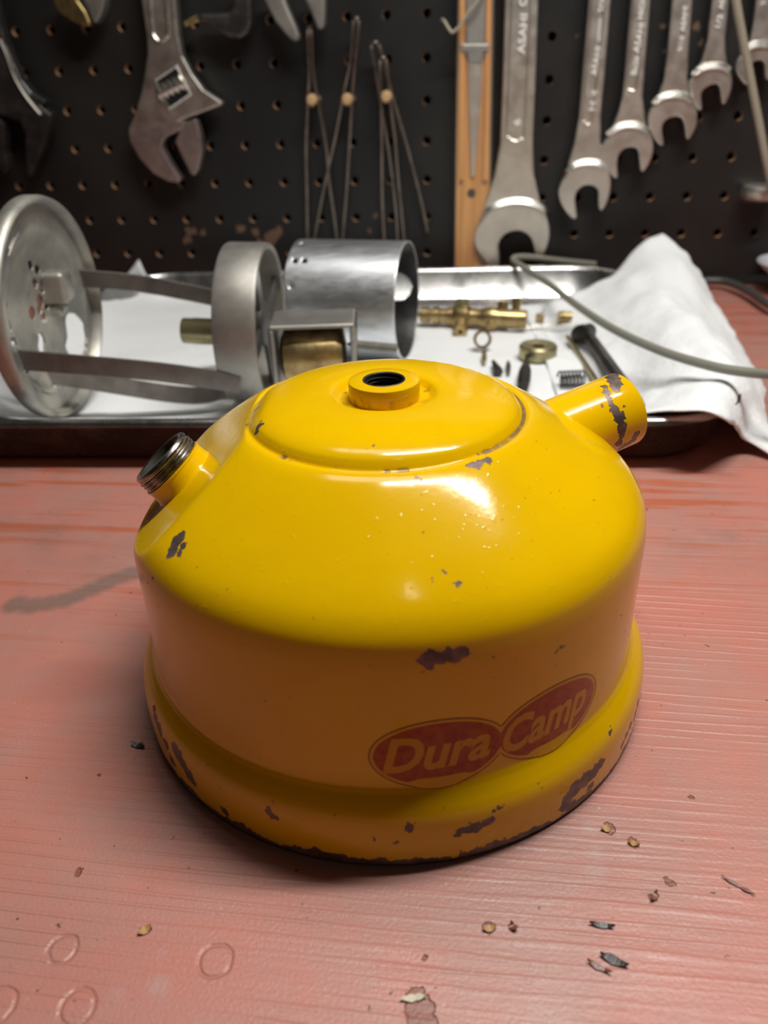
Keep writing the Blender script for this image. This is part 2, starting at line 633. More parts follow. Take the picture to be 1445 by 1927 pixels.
def holed_cell(u0, u1, v0, v1, cu, cv, r, fn, depth_fn=None, n=12):
    """cell (u,v) with a round hole; fn(u,v,0) front point, fn(u,v,1) the hole's far side"""
    V, Fc, I = [], [], []
    hw = [(cos(2 * pi * (k + .5) / n), sin(2 * pi * (k + .5) / n)) for k in range(n)]
    outer = []
    for (a, b) in hw:
        s_ = 1.0 / max(abs(a), abs(b))
        a2, b2 = a * s_, b * s_
        outer.append((a2, b2))
    ca = []
    for k, (a2, b2) in enumerate(outer):
        uu = cu + (u1 - cu) * a2 if a2 > 0 else cu + (cu - u0) * a2
        vv = cv + (v1 - cv) * b2 if b2 > 0 else cv + (cv - v0) * b2
        ca.append((uu, vv))
    for (uu, vv) in ca:
        V.append(fn(uu, vv, 0))
    for (a, b) in hw:
        V.append(fn(cu + a * r[0], cv + b * r[1], 0))
    for (a, b) in hw:
        V.append(fn(cu + a * r[0], cv + b * r[1], 1))
    corners = {}
    for k in range(n):
        k2 = (k + 1) % n
        Fc.append((k, k2, n + k2, n + k))
        I.append(0)
        Fc.append((n + k, n + k2, 2 * n + k2, 2 * n + k))
        I.append(1)
        (x1, y1), (x2, y2) = outer[k], outer[k2]
        if abs(x1 - x2) > 1e-6 and abs(y1 - y2) > 1e-6:      # corner lies between
            V.append(fn(u1 if x1 + x2 > 0 else u0, v1 if y1 + y2 > 0 else v0, 0))
            Fc.append((k, len(V) - 1, k2))
            I.append(0)
    return V, Fc, I


# ------------------------------------------------------------------ the setting
def pegboard(name, cols, rows, t0, t1, z0, z1, dx, dz):
    V, Fc, I = [], [], []
    fn = lambda u, v, k: bp(u, v, 0.0 if k == 0 else -4.5)
    for i, cx in enumerate(cols):
        ua = t0 if i == 0 else cx - dx / 2
        ub = t1 if i == len(cols) - 1 else cx + dx / 2
        for j, cz in enumerate(rows):
            va = z0 if j == 0 else cz - dz / 2
            vb = z1 if j == len(rows) - 1 else cz + dz / 2
            v, f_, ii = holed_cell(ua, ub, va, vb, cx, cz, (2.9, 2.9), fn, n=16)
            k = len(V)
            V += v
            Fc += [tuple(q + k for q in w) for w in f_]
            I += ii
    k = len(V)
    for (u, v_) in ((t0, z0), (t1, z0), (t1, z1), (t0, z1)):
        V.append(bp(u, v_, 0))
    for (u, v_) in ((t0, z0), (t1, z0), (t1, z1), (t0, z1)):
        V.append(bp(u, v_, -9))
    for q in range(4):
        q2 = (q + 1) % 4
        Fc.append((k + q, k + q2, k + 4 + q2, k + 4 + q))
        I.append(0)
    Fc.append((k + 7, k + 6, k + 5, k + 4))
    I.append(2)
    o = mesh(name, (V, Fc), M['board'], mats=[M['core'], M['hole']], idx=I, smooth=False)
    return props(o, kind='structure')


pegboard('wall_back_left', [-340 + 26 * k for k in range(-9, 12)], [73.8 + 24.8 * k for k in range(-2, 13)], -590, -40, 8, 390, 26, 24.8)
pegboard('wall_back_right', [51.1 + 24.4 * k for k in range(-3, 17)], [60.6 + 24.2 * k for k in range(-1, 14)], -40, 460, 8, 390, 24.4, 24.2)
_fz = -780
o = mesh('floor', box(-1600, 1600, -1400, 900, _fz - 20, _fz), M['concrete'], smooth=False)
props(o, kind='structure')

# ------------------------------------------------------------------ workbench
bench = thing('workbench', (0, 200, 0), 'wide red painted wooden workbench carrying the yellow tank and the steel tray', 'workbench')
c9, s9 = cos(-PSI), sin(-PSI)
tv, tf = [], []
# top: one slab, its back edge against the pegboard
p4 = [bp(-640, 0, -10), bp(560, 0, -10), bp(560, 0, 960), bp(-640, 0, 960)]
V = [Vector((q.x, q.y, 0)) for q in p4] + [Vector((q.x, q.y, -45)) for q in p4]
mesh('tabletop', (V, [(0, 1, 2, 3), (7, 6, 5, 4)] + [(k, k + 4, (k + 1) % 4 + 4, (k + 1) % 4) for k in range(4)]), M['bench'], bench, smooth=False, origin=None)
for (tt, oo) in ((-590, 40), (510, 40), (-590, 900), (510, 900)):
    q = bp(tt, 0, oo)
    mesh('leg', box(q.x - 35, q.x + 35, q.y - 35, q.y + 35, _fz, -45), M['bench'], bench, smooth=False, bevel=3)

# ------------------------------------------------------------------ yellow tank
TC = Vector((1.0, 163.0, 0))
RAW = [(62.6, 0.2), (63.6, 0.4), (64.0, 1.6), (64.1, 5), (64.1, 9), (63.8, 12.2), (63.0, 14.4), (61.7, 16.2), (60.4, 17.8), (59.8, 20.0), (59.6, 30), (59.6, 38), (59.65, 46),
       (59.5, 49.8), (58.9, 53), (57.2, 56), (54.6, 58.6), (50, 62.05), (45, 65.35), (40, 68.55), (37, 70.4), (35.3, 71.4), (34.1, 72.0), (33.0, 72.4), (32.2, 72.4), (31.4, 72.1), (30.8, 72.3), (30.2, 73.2), (29.2, 74.3), (27.2, 75.3), (24, 76.1),
       (18, 77.0), (13.5, 77.2), (11.8, 76.9), (10.8, 76.1), (10.0, 75.5), (8.4, 75.3), (7.0, 75.3)]
PROF = [(v.x, v.y) for v in smoothline([Vector((r, z, 0)) for r, z in RAW], 6)]
PK_S = 0.88                                    # slope of the flat pocket around the filler neck
PK_N = Vector((-PK_S, 0, 1)).normalized()
PK_P = Vector((TC.x - 29.6, 163, 73.0))


def pocket(p_):
    d = (p_ - PK_P).dot(PK_N)
    if p_.x > TC.x - 15 or d < -3 or p_.z < 30:
        return p_
    k = 0.6
    push = 0.5 * (d + sqrt(d * d + k * k))
    if d < -1.5:
        push *= (d + 3) / 1.5
    return p_ - PK_N * push


NSEG = 360
V, Fc = [], []
for (r, z) in PROF:
    for k in range(NSEG):
        w = 2 * pi * k / NSEG
        V.append(pocket(TC + Vector((r * cos(w), r * sin(w), z))))
for i in range(len(PROF) - 1):
    for k in range(NSEG):
        k2 = (k + 1) % NSEG
        Fc.append((i * NSEG + k, i * NSEG + k2, (i + 1) * NSEG + k2, (i + 1) * NSEG + k))
Fc.append(tuple(range(NSEG)))


def on_tank(px, py):
    """where a sight line meets the tank's outside"""
    v = ray(px, py)
    zs = sorted(PROF, key=lambda q: q[0])
    s_ = 60.0
    while s_ < 340:
        q = OV + v * s_
        if q.z < 0:
            return q
        r = sqrt((q.x - TC.x) ** 2 + (q.y - TC.y) ** 2)
        if q.z < 78 and r < 64.2:
            # radius of the profile at this height
            best = None
            for i in range(len(PROF) - 1):
                z1, z2 = PROF[i][1], PROF[i + 1][1]
                if min(z1, z2) <= q.z <= max(z1, z2):
                    f_ = 0 if abs(z2 - z1) < 1e-9 else (q.z - z1) / (z2 - z1)
                    rr = PROF[i][0] + (PROF[i + 1][0] - PROF[i][0]) * f_
                    best = rr if best is None else max(best, rr)
            if best is not None and r <= best:
                return pocket(q)
        s_ += 0.15
    return OV + v * 200


# paint with chips down to the metal
CHIPS = [(488, 800, 0.9), (484, 811, 1.0), (490, 793, .5), (474, 770, .6), (480, 763, .45), (486, 768, .3),
         (333, 1018, 1.5), (325, 1034, 1.5), (341, 1008, 1.0), (344, 1030, .9), (318, 1044, .7), (337, 1042, .8),
         (288, 1085, .45), (279, 1096, .35), (298, 1143, .35), (905, 870, 1.0), (893, 875, 1.1), (918, 867, .9), (886, 879, .6),
         (783, 899, .5), (792, 903, .3), (897, 853, .4), (910, 848, .3), (800, 882, .4), (728, 886, .4), (735, 889, .3), (703, 838, .3),
         (834, 1076, .5), (862, 1101, .6), (812, 1093, .25), (1169, 1157, .4), (1217, 985, .4), (1176, 1187, .22),
         (800, 1240, 1.3), (815, 1234, 1.5), (830, 1238, 1.4), (846, 1232, 1.5), (862, 1229, 1.5), (874, 1226, 1.2), (806, 1250, 1.0), (856, 1242, .9),
         (1056, 1218, .55), (1048, 1224, .5), (1062, 1214, .4), (1044, 1253, .2), (930, 1235, .3), (915, 1241, .2), (705, 1262, .2), (756, 1246, .25), (700, 1253, .25),
         (508, 1530, 1.0), (515, 1538, 1.0), (505, 1523, .6), (770, 1558, 1.0), (767, 1552, .5), (783, 1546, .3), (703, 1577, .5), (742, 1585, .6),
         (870, 1562, 1.2), (885, 1558, 1.3), (900, 1555, 1.3), (915, 1549, 1.2), (925, 1543, .9), (862, 1570, .9), (928, 1527, .5), (940, 1521, .7), (948, 1516, .5),
         (1070, 1500, 2.0), (1085, 1482, 2.4), (1100, 1468, 2.4), (1118, 1452, 2.2), (1130, 1437, 1.6), (1062, 1518, 1.4), (1075, 1515, 1.6), (1110, 1480, 1.2),
         (1170, 1402, 1.0), (1178, 1385, 1.2), (1186, 1365, 1.4), (1195, 1345, 1.5), (1200, 1325, 1.4), (1205, 1310, 1.1), (1148, 1378, .7), (1148, 1366, .3),
         (330, 1408, 1.5), (337, 1424, 1.9), (345, 1440, 2.0), (354, 1456, 2.0), (362, 1470, 1.3), (300, 1372, 1.7), (293, 1352, 1.5), (290, 1335, .9), (312, 1400, 1.6), (325, 1432, 1.6), (424, 1527, 1.2), (595, 1600, 1.0), (610, 1606, .9), (1125, 985, .15), (640, 1410, .0)]
SPT = []
for (a, b, r) in CHIPS:
    q = on_tank(a, b)
    SPT.append((q.x - TC.x, q.y - TC.y, q.z, r))


def yellow(name, spots=None, rim=None, dirt=None, groove=False):
    m = mat(name, (0.72, 0.44, 0.002), 0.2, spec=0.38)
    t = NT(m)
    p = t.obj()
    bare = None
    jit = t.vec('SCALE', t.vec('SUBTRACT', t.noise(p, 520, 4, 0.62, True), (0.5, 0.5, 0.5)), scale=0.0030)
    dp = t.vec('ADD', p, jit)
    if spots:
        bare = t.step(t.spots(dp, spots), -0.00004, 0.00004, 1.0, 0.0)
    sp_ = t.n('ShaderNodeSeparateXYZ')
    t.set(sp_.inputs[0], dp)
    if rim:
        zz = t.math('ADD', sp_.outputs['Z'], t.math('MULTIPLY', t.math('SUBTRACT', t.noise(p, 70, 4, 0.6), 0.5), 0.009))
        rm = t.step(zz, rim * S - 0.00005, rim * S + 0.00005, 1.0, 0.0)
        bare = t.math('MAXIMUM', bare, rm) if bare else rm
    if groove:
        # paint rubbed off along the groove round the top disc, mostly on its right
        d2 = t.vec('LENGTH', t.vec('MULTIPLY', p, (1, 1, 0)))
        sx = t.n('ShaderNodeSeparateXYZ')
        t.set(sx.inputs[0], p)
        gm = t.step(t.math('ABSOLUTE', t.math('SUBTRACT', d2, 0.0311)), 0.0002, 0.0006, 1.0, 0.0)
        gm = t.math('MULTIPLY', gm, t.step(sx.outputs['Z'], 0.070, 0.0705))
        side = t.step(t.math('ADD', sx.outputs['X'], t.math('MULTIPLY', t.noise(p, 260, 3), 0.02)), 0.030, 0.038)
        side = t.math('MAXIMUM', side, t.step(t.noise(p, 150, 3), 0.60, 0.68))
        gm = t.math('MULTIPLY', gm, side)
        bare = t.math('MAXIMUM', bare, t.math('MULTIPLY', gm, 0.8))
    tone = t.noise(p, 30, 4, 0.6)
    col = t.mix(t.step(tone, 0.35, 0.7), (0.76, 0.46, 0.0004), (0.71, 0.42, 0.0004))
    dots = t.step(t.noise(p, 750, 1, 0.5), 0.772, 0.792)
    col = t.mix(t.math('MULTIPLY', dots, 0.6), col, (0.16, 0.09, 0.01))
    if dirt:
        dm = t.step(t.spots(dp, dirt), -0.0016, 0.0006, 1.0, 0.0)
        dm = t.math('MULTIPLY', dm, t.step(t.noise(p, 420, 4, 0.65), 0.38, 0.6))
        col = t.mix(t.math('MULTIPLY', dm, 0.8), col, (0.09, 0.05, 0.012))
    rough = 0.13
    pits = t.noise(p, 320, 3, 0.6)
    h = t.math('MULTIPLY', pits, 0.30)
    blob = t.step(t.noise(p, 640, 2, 0.5), 0.66, 0.74)
    h = t.math('ADD', h, t.math('MULTIPLY', blob, 0.28))
    if bare is not None:
        rc = t.mix(t.step(t.noise(p, 300, 4, 0.6), 0.35, 0.65), (0.085, 0.064, 0.060), (0.19, 0.13, 0.115))
        col = t.mix(bare, col, rc)
        t.out(Metallic=t.math('MULTIPLY', bare, 0.35))
        t.out(Roughness=t.mixf(bare, rough, 0.42))
        h = t.math('SUBTRACT', h, t.math('MULTIPLY', bare, 1.6))
    else:
        t.out(Roughness=rough)
    t.out(Base_Color=col)
    t.out(Normal=t.bump(h, 0.00011, 0.8))
    return m


tank = thing('lantern_fuel_tank', TC, 'chipped yellow enamelled round lantern fuel tank standing alone on the red bench', 'fuel tank')
mesh('tank_shell', (V, Fc), yellow('yellow_paint_shell', SPT, rim=2.6, groove=True,
                                   dirt=[(-9.3, -4, 75.4, 1.6), (9.6, 3, 75.4, 1.6), (-9, 3.5, 75.4, 1.5), (4, -9, 75.4, 1.2), (8.8, -4, 75.4, 1.5)]), tank, autosmooth=60)
# centre collar
cg = join(lathe(TC, (0, 0, 1), [(7.8, 74.6), (7.95, 75.5), (8.0, 79.0), (7.9, 79.45), (7.6, 79.6), (4.75, 79.6)], 72))
col_o = mesh('centre_collar', cg, yellow('yellow_paint_collar', None, dirt=[(-4.5, -6.6, 76.4, 1.6), (1.2, -8, 76.6, 1.1), (-1.2, -8, 75.6, .9), (-6.5, -4.5, 76.2, 1.5), (0, -4.8, 79.6, .25), (4.5, 1.0, 79.6, .3), (5.5, -5.8, 75.8, 1.0), (7.0, 3.2, 79.6, .35)]), tank, autosmooth=30)
th = [(4.78, 79.62), (4.7, 79.75), (4.35, 79.7), (4.2, 79.4)]
z = 79.0
while z > 68:
    th += [(4.35, z), (4.0, z - 0.45)]
    z -= 0.9
th += [(4.0, 62), (0.02, 62)]
ORG[col_o] = ORG[tank]
o = mesh('threaded_hole', lathe(TC, (0, 0, 1), th, 48), M['black'], col_o, autosmooth=70)
props(o, 'dark bare threaded hole')

# filler neck on the left
AX = Vector((-0.64, 0.0, 0.768)).normalized()
NT_TOP = ony(298.5, 857.5, 162.4)
L0 = 11.5
nb0 = NT_TOP - AX * L0
neck = lathe(nb0, AX, [(10.6, 2.2), (9.6, 2.5), (8.75, 3.0), (8.25, 3.9), (8.1, 5.0), (8.05, L0 - 4.6), (8.2, L0 - 4.5), (8.2, L0 - 4.1), (7.0, L0 - 4.0)], 72)
nk = mesh('filler_neck', neck, yellow('yellow_paint_neck', None), tank, autosmooth=45)
pr = [(7.3, L0 - 4.3)]
s_ = L0 - 4.15
for k in range(3):
    pr += [(7.55, s_), (7.95, s_ + 0.32), (7.95, s_ + 0.5), (7.55, s_ + 0.82)]
    s_ += 0.9
pr += [(7.6, s_), (7.6, s_ + 0.25), (7.35, s_ + 0.35), (7.35, s_ + 0.55), (7.75, s_ + 0.75), (7.8, L0 - 0.8), (7.65, L0 - 0.3), (7.3, L0), (6.7, L0 + 0.02), (6.35, L0 - 0.2)]
tr = mesh('threaded_rim', lathe(nb0, AX, pr, 96), M['thread'], nk, autosmooth=35)
props(tr, 'bare metal screw thread of the filler neck')
M['bore'] = mat('neck_bore', (0.05, 0.045, 0.035), 0.6)
_t = NT(M['bore'])
_p = _t.obj()
_f = _t.step(_t.noise(_p, 110, 3, 0.6), 0.47, 0.53)
_t.out(Base_Color=_t.mix(_f, (0.022, 0.018, 0.012), (0.20, 0.17, 0.09)))
mesh('neck_bore', lathe(nb0, AX, [(6.35, L0 - 0.2), (6.3, L0 - 1.2), (6.3, 0.5), (0.02, 0.2)], 64), M['bore'], nk, autosmooth=35)

# outlet tube on the right
AT = Vector((0.905, 0.39, 0.18)).normalized()
TE = ony(1171.5, 769, 187.5)
TL = 26.0
t0 = TE - AT * TL
tpr = [(9.7, -8), (9.7, 4), (9.7, 20), (9.75, TL - 0.6), (9.6, TL - 0.1), (9.3, TL), (8.9, TL - 0.2), (8.8, TL - 4), (8.8, 6), (.1, 5)]
ax_, a_, b_ = frame(AT)


def tp(w, s_):
    q = t0 + AT * s_ + (a_ * cos(w) + b_ * sin(w)) * 9.7 - TC
    return (q.x, q.y, q.z)


# worn ring near the tube's end: angles run round the tube
wv_ = -pi / 2
TS = []


def on_tube(px, py):
    v = ray(px, py)
    s2 = 150.0
    while s2 < 260:
        q = OV + v * s2
        d = q - t0
        al = d.dot(AT)
        if (d - AT * al).length <= 9.75 and al < TL:
            return q
        s2 += 0.1
    return None


for (a, b, r) in [(1137, 728, .6), (1141, 738, .55), (1145, 748, .6), (1150, 758, .6), (1155, 768, .7), (1160, 778, .8), (1164, 790, .9), (1168, 800, .9), (1170, 812, .9), (1169, 824, .7), (1165, 834, .8), (1172, 782, .5),
                  (1150, 708, 1.2), (1155, 716, 1.2), (1160, 726, 1.0), (1146, 704, .9), (1162, 732, .6), (1196, 818, .8), (1190, 830, .7), (1180, 837, .8), (1133, 764, .25), (1172, 841, 1.0), (1174, 800, .5), (1176, 765, .3)]:
    q = on_tube(a, b)
    if q:
        TS.append((q.x - TC.x, q.y - TC.y, q.z, r * 1.35 + .15))
mesh('outlet_tube', lathe(t0, AT, tpr, 96), yellow('yellow_paint_tube', TS), tank, autosmooth=50)

# decal on the wall: two red ovals with lettering
M['decal'] = mat('decal_red', (0.33, 0.055, 0.008), 0.13, spec=0.28)
t = NT(M['decal'])
f = t.noise(t.obj(), 420, 5, 0.7)
t.out(Base_Color=t.mix(t.step(f, 0.36, 0.62), (0.38, 0.085, 0.001), (0.30, 0.035, 0.001)))
M['decal_edge'] = mat('decal_outline', (0.16, 0.05, 0.002), 0.15)
M['decal_letter'] = mat('decal_lettering', (0.56, 0.27, 0.001), 0.13, spec=0.28)
M['decal_film'] = mat('decal_margin', (0.66, 0.37, 0.0006), 0.13, spec=0.28)
RW = 59.6


def prof_r(z):
    for i in range(0, len(PROF) - 1):
        if PROF[i][1] <= z <= PROF[i + 1][1]:
            f_ = (z - PROF[i][1]) / max(1e-9, PROF[i + 1][1] - PROF[i][1])
            return PROF[i][0] + (PROF[i + 1][0] - PROF[i][0]) * f_
    return RW


def wrap(u, z, dr):
    w = u / RW
    dr = dr + prof_r(z) - RW
    return TC + Vector(((RW + dr) * cos(w), (RW + dr) * sin(w), z))


UC = [radians(-82.4) * RW, radians(-58.7) * RW]
UZ = 26.4
A_, B_ = 13.5, 8.6


def oval_pts(a, b, n=72):
    """outline of both ovals together"""
    out = []
    half = (UC[1] - UC[0]) / 2
    um = (UC[0] + UC[1]) / 2
    for q in (0, 1):
        for k in range(n):
            w = 2 * pi * k / n + (0 if q == 0 else pi)
            du, dz = a * cos(w), b * sin(w)
            u = UC[q] + du
            if (q == 0 and u <= um) or (q == 1 and u >= um):
                out.append((w, q, u, UZ + dz))
    o0 = sorted([x for x in out if x[1] == 0], key=lambda x: x[0])
    o1 = sorted([x for x in out if x[1] == 1], key=lambda x: x[0])
    return [(x[2], x[3]) for x in o0], [(x[2], x[3]) for x in o1]


def oval_face(a, b, dr):
    V, Fc = [], []
    um = (UC[0] + UC[1]) / 2
    for q in (0, 1):
        n = 56
        us = [UC[q] - a * cos(pi * k / n) for k in range(n + 1)]
        us = [u for u in us if (u <= um if q == 0 else u >= um)]
        us = us + [um] if q == 0 else [um] + us
        base = len(V)
        for u in us:
            hh = b * sqrt(max(0, 1 - ((u - UC[q]) / a) ** 2))
            for k in range(7):
                V.append(wrap(u, UZ - hh + 2 * hh * k / 6, dr))
        for i in range(len(us) - 1):
            for k in range(6):
                Fc.append((base + i * 7 + k, base + i * 7 + k + 1, base + i * 7 + 8 + k, base + i * 7 + 7 + k))
    return V, Fc


def oval_line(a, b, wd, dr):
    V, Fc = [], []
    p1, p2 = oval_pts(a, b)
    q1, q2 = oval_pts(a - wd, b - wd)
    for P_, cu in ((p1, UC[0]), (p2, UC[1])):
        base = len(V)
        for (u, z) in P_:
            d = Vector((cu - u, UZ - z)).normalized() * wd
            V.append(wrap(u, z, dr))
            V.append(wrap(u + d.x, z + d.y, dr))
        for i in range(len(P_) - 1):
            Fc.append((base + 2 * i, base + 2 * i + 1, base + 2 * i + 3, base + 2 * i + 2))
    return V, Fc


dec = mesh('decal', oval_face(A_, B_, 0.05), M['decal_film'], tank)
props(dec, 'worn decal of two joined red ovals')
mesh('decal_ground', oval_face(A_ - 0.9, B_ - 0.9, 0.08), M['decal'], dec)
mesh('decal_outline', oval_line(A_, B_, 0.22, 0.10), M['decal_edge'], dec)
for q, (s1, wd) in enumerate((('Dura', 21.3), ('Camp', 21.6))):
    tvv, tff = text_geo(s1, 10.0, 0.26, 0.30, 0.0)
    x0, x1 = min(v.x for v in tvv), max(v.x for v in tvv)
    sc = wd / (x1 - x0)
    VV = []
    bm = bmesh.new()
    bmv = [bm.verts.new(v) for v in tvv]
    for f_ in tff:
        try:
            bm.faces.new([bmv[i] for i in f_])
        except ValueError:
            pass
    bmesh.ops.triangulate(bm, faces=bm.faces)
    bmesh.ops.subdivide_edges(bm, edges=[e for e in bm.edges if e.calc_length() > 1.5], cuts=2, use_grid_fill=False)
    bmesh.ops.triangulate(bm, faces=bm.faces)
    bm.verts.index_update()
    VV = [wrap(UC[q] - wd / 2 + (v.co.x - x0) * sc + (-0.35 if q == 0 else -1.0), UZ - 3.9 + v.co.y * 1.2 + 0.05 * (v.co.x - x0), 0.12) for v in bm.verts]
    FF = [tuple(v.index for v in f_.verts) for f_ in bm.faces]
    bm.free()
    o = mesh('lettering', (VV, FF), M['decal_letter'], dec)

# ------------------------------------------------------------------ steel tray
TRC = Vector((-9, 416, 0))
YAW = radians(-4.6)
HX, HY, TR = 176, 137, 42


def trp(x, y, z):
    return TRC + Vector((x * cos(YAW) - y * sin(YAW), x * sin(YAW) + y * cos(YAW), z))


def rrect(off, z, n=10):
    hx, hy, r = HX - off, HY - off, TR - off
    out = []
    for (sx, sy, a0) in ((1, 1, 0), (-1, 1, 90), (-1, -1, 180), (1, -1, 270)):
        for k in range(n + 1):
            w = radians(a0 + 90 * k / n)
            out.append(trp(-8 + sx * (hx - r) + r * cos(w), sy * (hy - r) + r * sin(w), z))
    return out


loops = [rrect(o_, z_) for (o_, z_) in ((17, 0), (12.5, 0.4), (10, 2.2), (4.4, 17.0), (2.6, 17.8), (0.5, 18.4), (-0.4, 19.6), (-0.1, 20.8), (0.9, 21.6), (2.2, 21.9), (3.6, 21.5), (4.6, 20.6), (5.2, 19.2), (11.5, 3.4), (13.5, 1.6), (18, 1.1))]
V, Fc = [], []
for L_ in loops:
    V += L_
nL = len(loops[0])
for i in range(len(loops) - 1):
    for k in range(nL):
        k2 = (k + 1) % nL
        Fc.append((i * nL + k, i * nL + k2, (i + 1) * nL + k2, (i + 1) * nL + k))
Fc.append(tuple(range(nL - 1, -1, -1)))
Fc.append(tuple((len(loops) - 1) * nL + k for k in range(nL)))
o = mesh('steel_tray', (V, Fc), M['steel'], origin=TRC, autosmooth=50)
props(o, 'shallow rectangular stainless steel tray on the red bench below the pegboard', 'tray')

# ------------------------------------------------------------------ paper towels
def pz(px, py, z):
    return onz(px, py, z)


tip = ony(262, 490, 556)
ctrl = [
    [tip, ony(285, 530, 540), onz(345, 562, 4.5), onz(450, 572, 4), onz(620, 580, 4), onz(800, 586, 4), onz(985, 574, 4)],
    [ony(205, 552, 545), onz(255, 560, 9), onz(345, 590, 4.2), onz(470, 595, 4), onz(640, 605, 4), onz(810, 612, 4), onz(1000, 600, 4)],
    [trp(-181, 60, 23), trp(-160, 45, 9), trp(-110, 20, 4), trp(-40, 20, 4), trp(10, 20, 4), trp(60, 20, 4), trp(106, 20, 4)],
    [trp(-181, -30, 23), trp(-160, -30, 7), trp(-110, -40, 4), trp(-40, -40, 4), trp(10, -40, 4), trp(60, -40, 4), trp(106, -40, 4)],
    [trp(-178, -90, 23), trp(-155, -92, 8), trp(-110, -95, 4), trp(-40, -95, 4), trp(10, -95, 4), trp(60, -95, 4), trp(106, -95, 4)],
    [trp(-160, -128, 22.5), trp(-140, -129, 20), trp(-110, -130, 19), trp(-40, -130, 19), trp(10, -130, 19), trp(60, -130, 19), trp(106, -130, 19)],
]
g = grid_patch(ctrl, 70, 80, amp=1.2, freq=0.03)
g = ([Vector((v.x, v.y, max(v.z, 3.0))) for v in g[0]], g[1])
o = mesh('paper_towel', g, M['paper'], origin=TRC, autosmooth=180)
md = o.modifiers.new('sheet', 'SOLIDIFY')
md.thickness = 0.0006
props(o, 'white paper towel lining the steel tray under the grey lantern frame and brass parts', 'paper towel', None)

pk = trp(186, 116, 45)
ctrl = [
    [onz(965, 578, 5), onz(1050, 563, 9), ony(1135, 524, 512), ony(1196, 470, 512), pk],
    [trp(96, 72, 5), trp(130, 74, 6), trp(160, 76, 24), trp(182, 80, 35), trp(200, 87, 30)],
    [trp(98, 10, 5), trp(130, 10, 5.5), trp(158, 10, 23), trp(174, 12, 25), trp(207, 15, 5)],
    [trp(98, -50, 5), trp(130, -50, 5.5), trp(158, -50, 23), trp(173, -50, 24.5), trp(199, -47, 3)],
    [trp(98, -100, 5), trp(120, -100, 6), trp(150, -102, 23), trp(169, -96, 23.5), onz(1440, 775, 3)],
    [trp(100, -124, 14), trp(118, -130, 21), onz(1345, 783, 25), onz(1402, 834, 6), onz(1475, 868, 2)],
]
g = grid_patch(ctrl, 70, 70, amp=3.6, freq=0.035, seed=4.0)
V2 = []
for i, v in enumerate(g[0]):
    v = v.copy()
    e = min(i % 70, 69 - i % 70)
    if i % 70 > 66:
        v.x += 1.6 * noise.noise(Vector((0, v.y * 0.12, 3)))
    v.z = max(v.z, 1.2)
    V2.append(v)
o = mesh('paper_towel', (V2, g[1]), M['paper'], origin=TRC, autosmooth=180)
md = o.modifiers.new('sheet', 'SOLIDIFY')
md.thickness = 0.0006
props(o, 'white paper towel rising to a peak and spilling over the right end of the tray', 'paper towel', None)

# ------------------------------------------------------------------ lantern frame lying in the tray
DC = ony(84, 583, 338)
RC = ony(478, 608, 353)
AXF = Vector((cos(radians(5)), -sin(radians(5)), -0.03)).normalized()
lf = thing('lantern_cage', (RC.x, RC.y, 5), 'grey metal lantern frame with disc, ring and bars lying in the tray', 'lantern frame')
_, fa, fb = frame(AXF)


def fpt(c_, s_, r, w):
    return c_ + AXF * s_ + (fa * cos(w) + fb * sin(w)) * r


# disc: rim + dished plate with holes
DR = 46.0
rimp = [(DR - 3.0, 1.0), (DR - 2.4, 5.2), (DR - 1.2, 6.4), (DR, 5.8), (DR + 0.6, 4), (DR + 0.5, 0), (DR - 1.2, -1.5), (DR - 3.0, -1.0), (DR - 3.0, 1.0)]
dsc = mesh('end_disc', lathe(DC, AXF, rimp, 80), M['stain'], lf, autosmooth=60)


def dish(r):
    # dished middle below a flat border
    q = min(1.0, max(0.0, (r - 24) / 12))
    return -3.2 + 4.2 * q * q * (3 - 2 * q)


d8 = lambda a, b: (0.218 * a, 380 + 0.218 * b)
OPEN = []
for (a, b, r) in ((270, 545, 2.1), (330, 580, 2.2), (310, 705, 2.1), (370, 715, 1.9), (355, 850, 3.0), (410, 885, 2.4), (285, 960, 2.9), (385, 1000, 2.4), (15, 920, 2.9), (65, 1085, 3.0), (48, 1205, 2.9), (115, 1230, 2.8), (372, 765, 1.5),
                  (358, 1205, 3.6), (356, 1245, 3.8), (610, 1040, 4.5), (625, 1090, 5.5), (632, 1150, 6.0), (630, 1215, 6.0), (615, 1270, 5.5), (150, 1440, 2.0), (200, 1735, 2.8)):
    v = ray(*d8(a, b))
    q = OV + v * ((DC - AXF * 2 - OV).dot(AXF) / v.dot(AXF)) - DC
    OPEN.append((q.dot(fa), q.dot(fb), r))
nW, nR = 220, 74
V, Fc = [], []
for i in range(nR):
    r = 2.0 + (DR - 4.6) * i / (nR - 1)
    for k in range(nW):
        w = 2 * pi * k / nW
        V.append(fpt(DC, dish(r) + 1.1 * max(0, cos(3 * w)) ** 2 * (1 if 12 < r < 36 else 0), r, w))
for i in range(nR - 1):
    r = 2.0 + (DR - 4.6) * (i + .5) / (nR - 1)
    for k in range(nW):
        w = 2 * pi * (k + .5) / nW
        if any((r * cos(w) - a) ** 2 + (r * sin(w) - b) ** 2 < q * q for a, b, q in OPEN):
            continue
        k2 = (k + 1) % nW
        Fc.append((i * nW + k, i * nW + k2, (i + 1) * nW + k2, (i + 1) * nW + k))
pl_ = mesh('perforated_plate', (V, Fc), M['stain'], dsc, autosmooth=60)
md = pl_.modifiers.new('plate', 'SOLIDIFY')
md.thickness = 0.0009
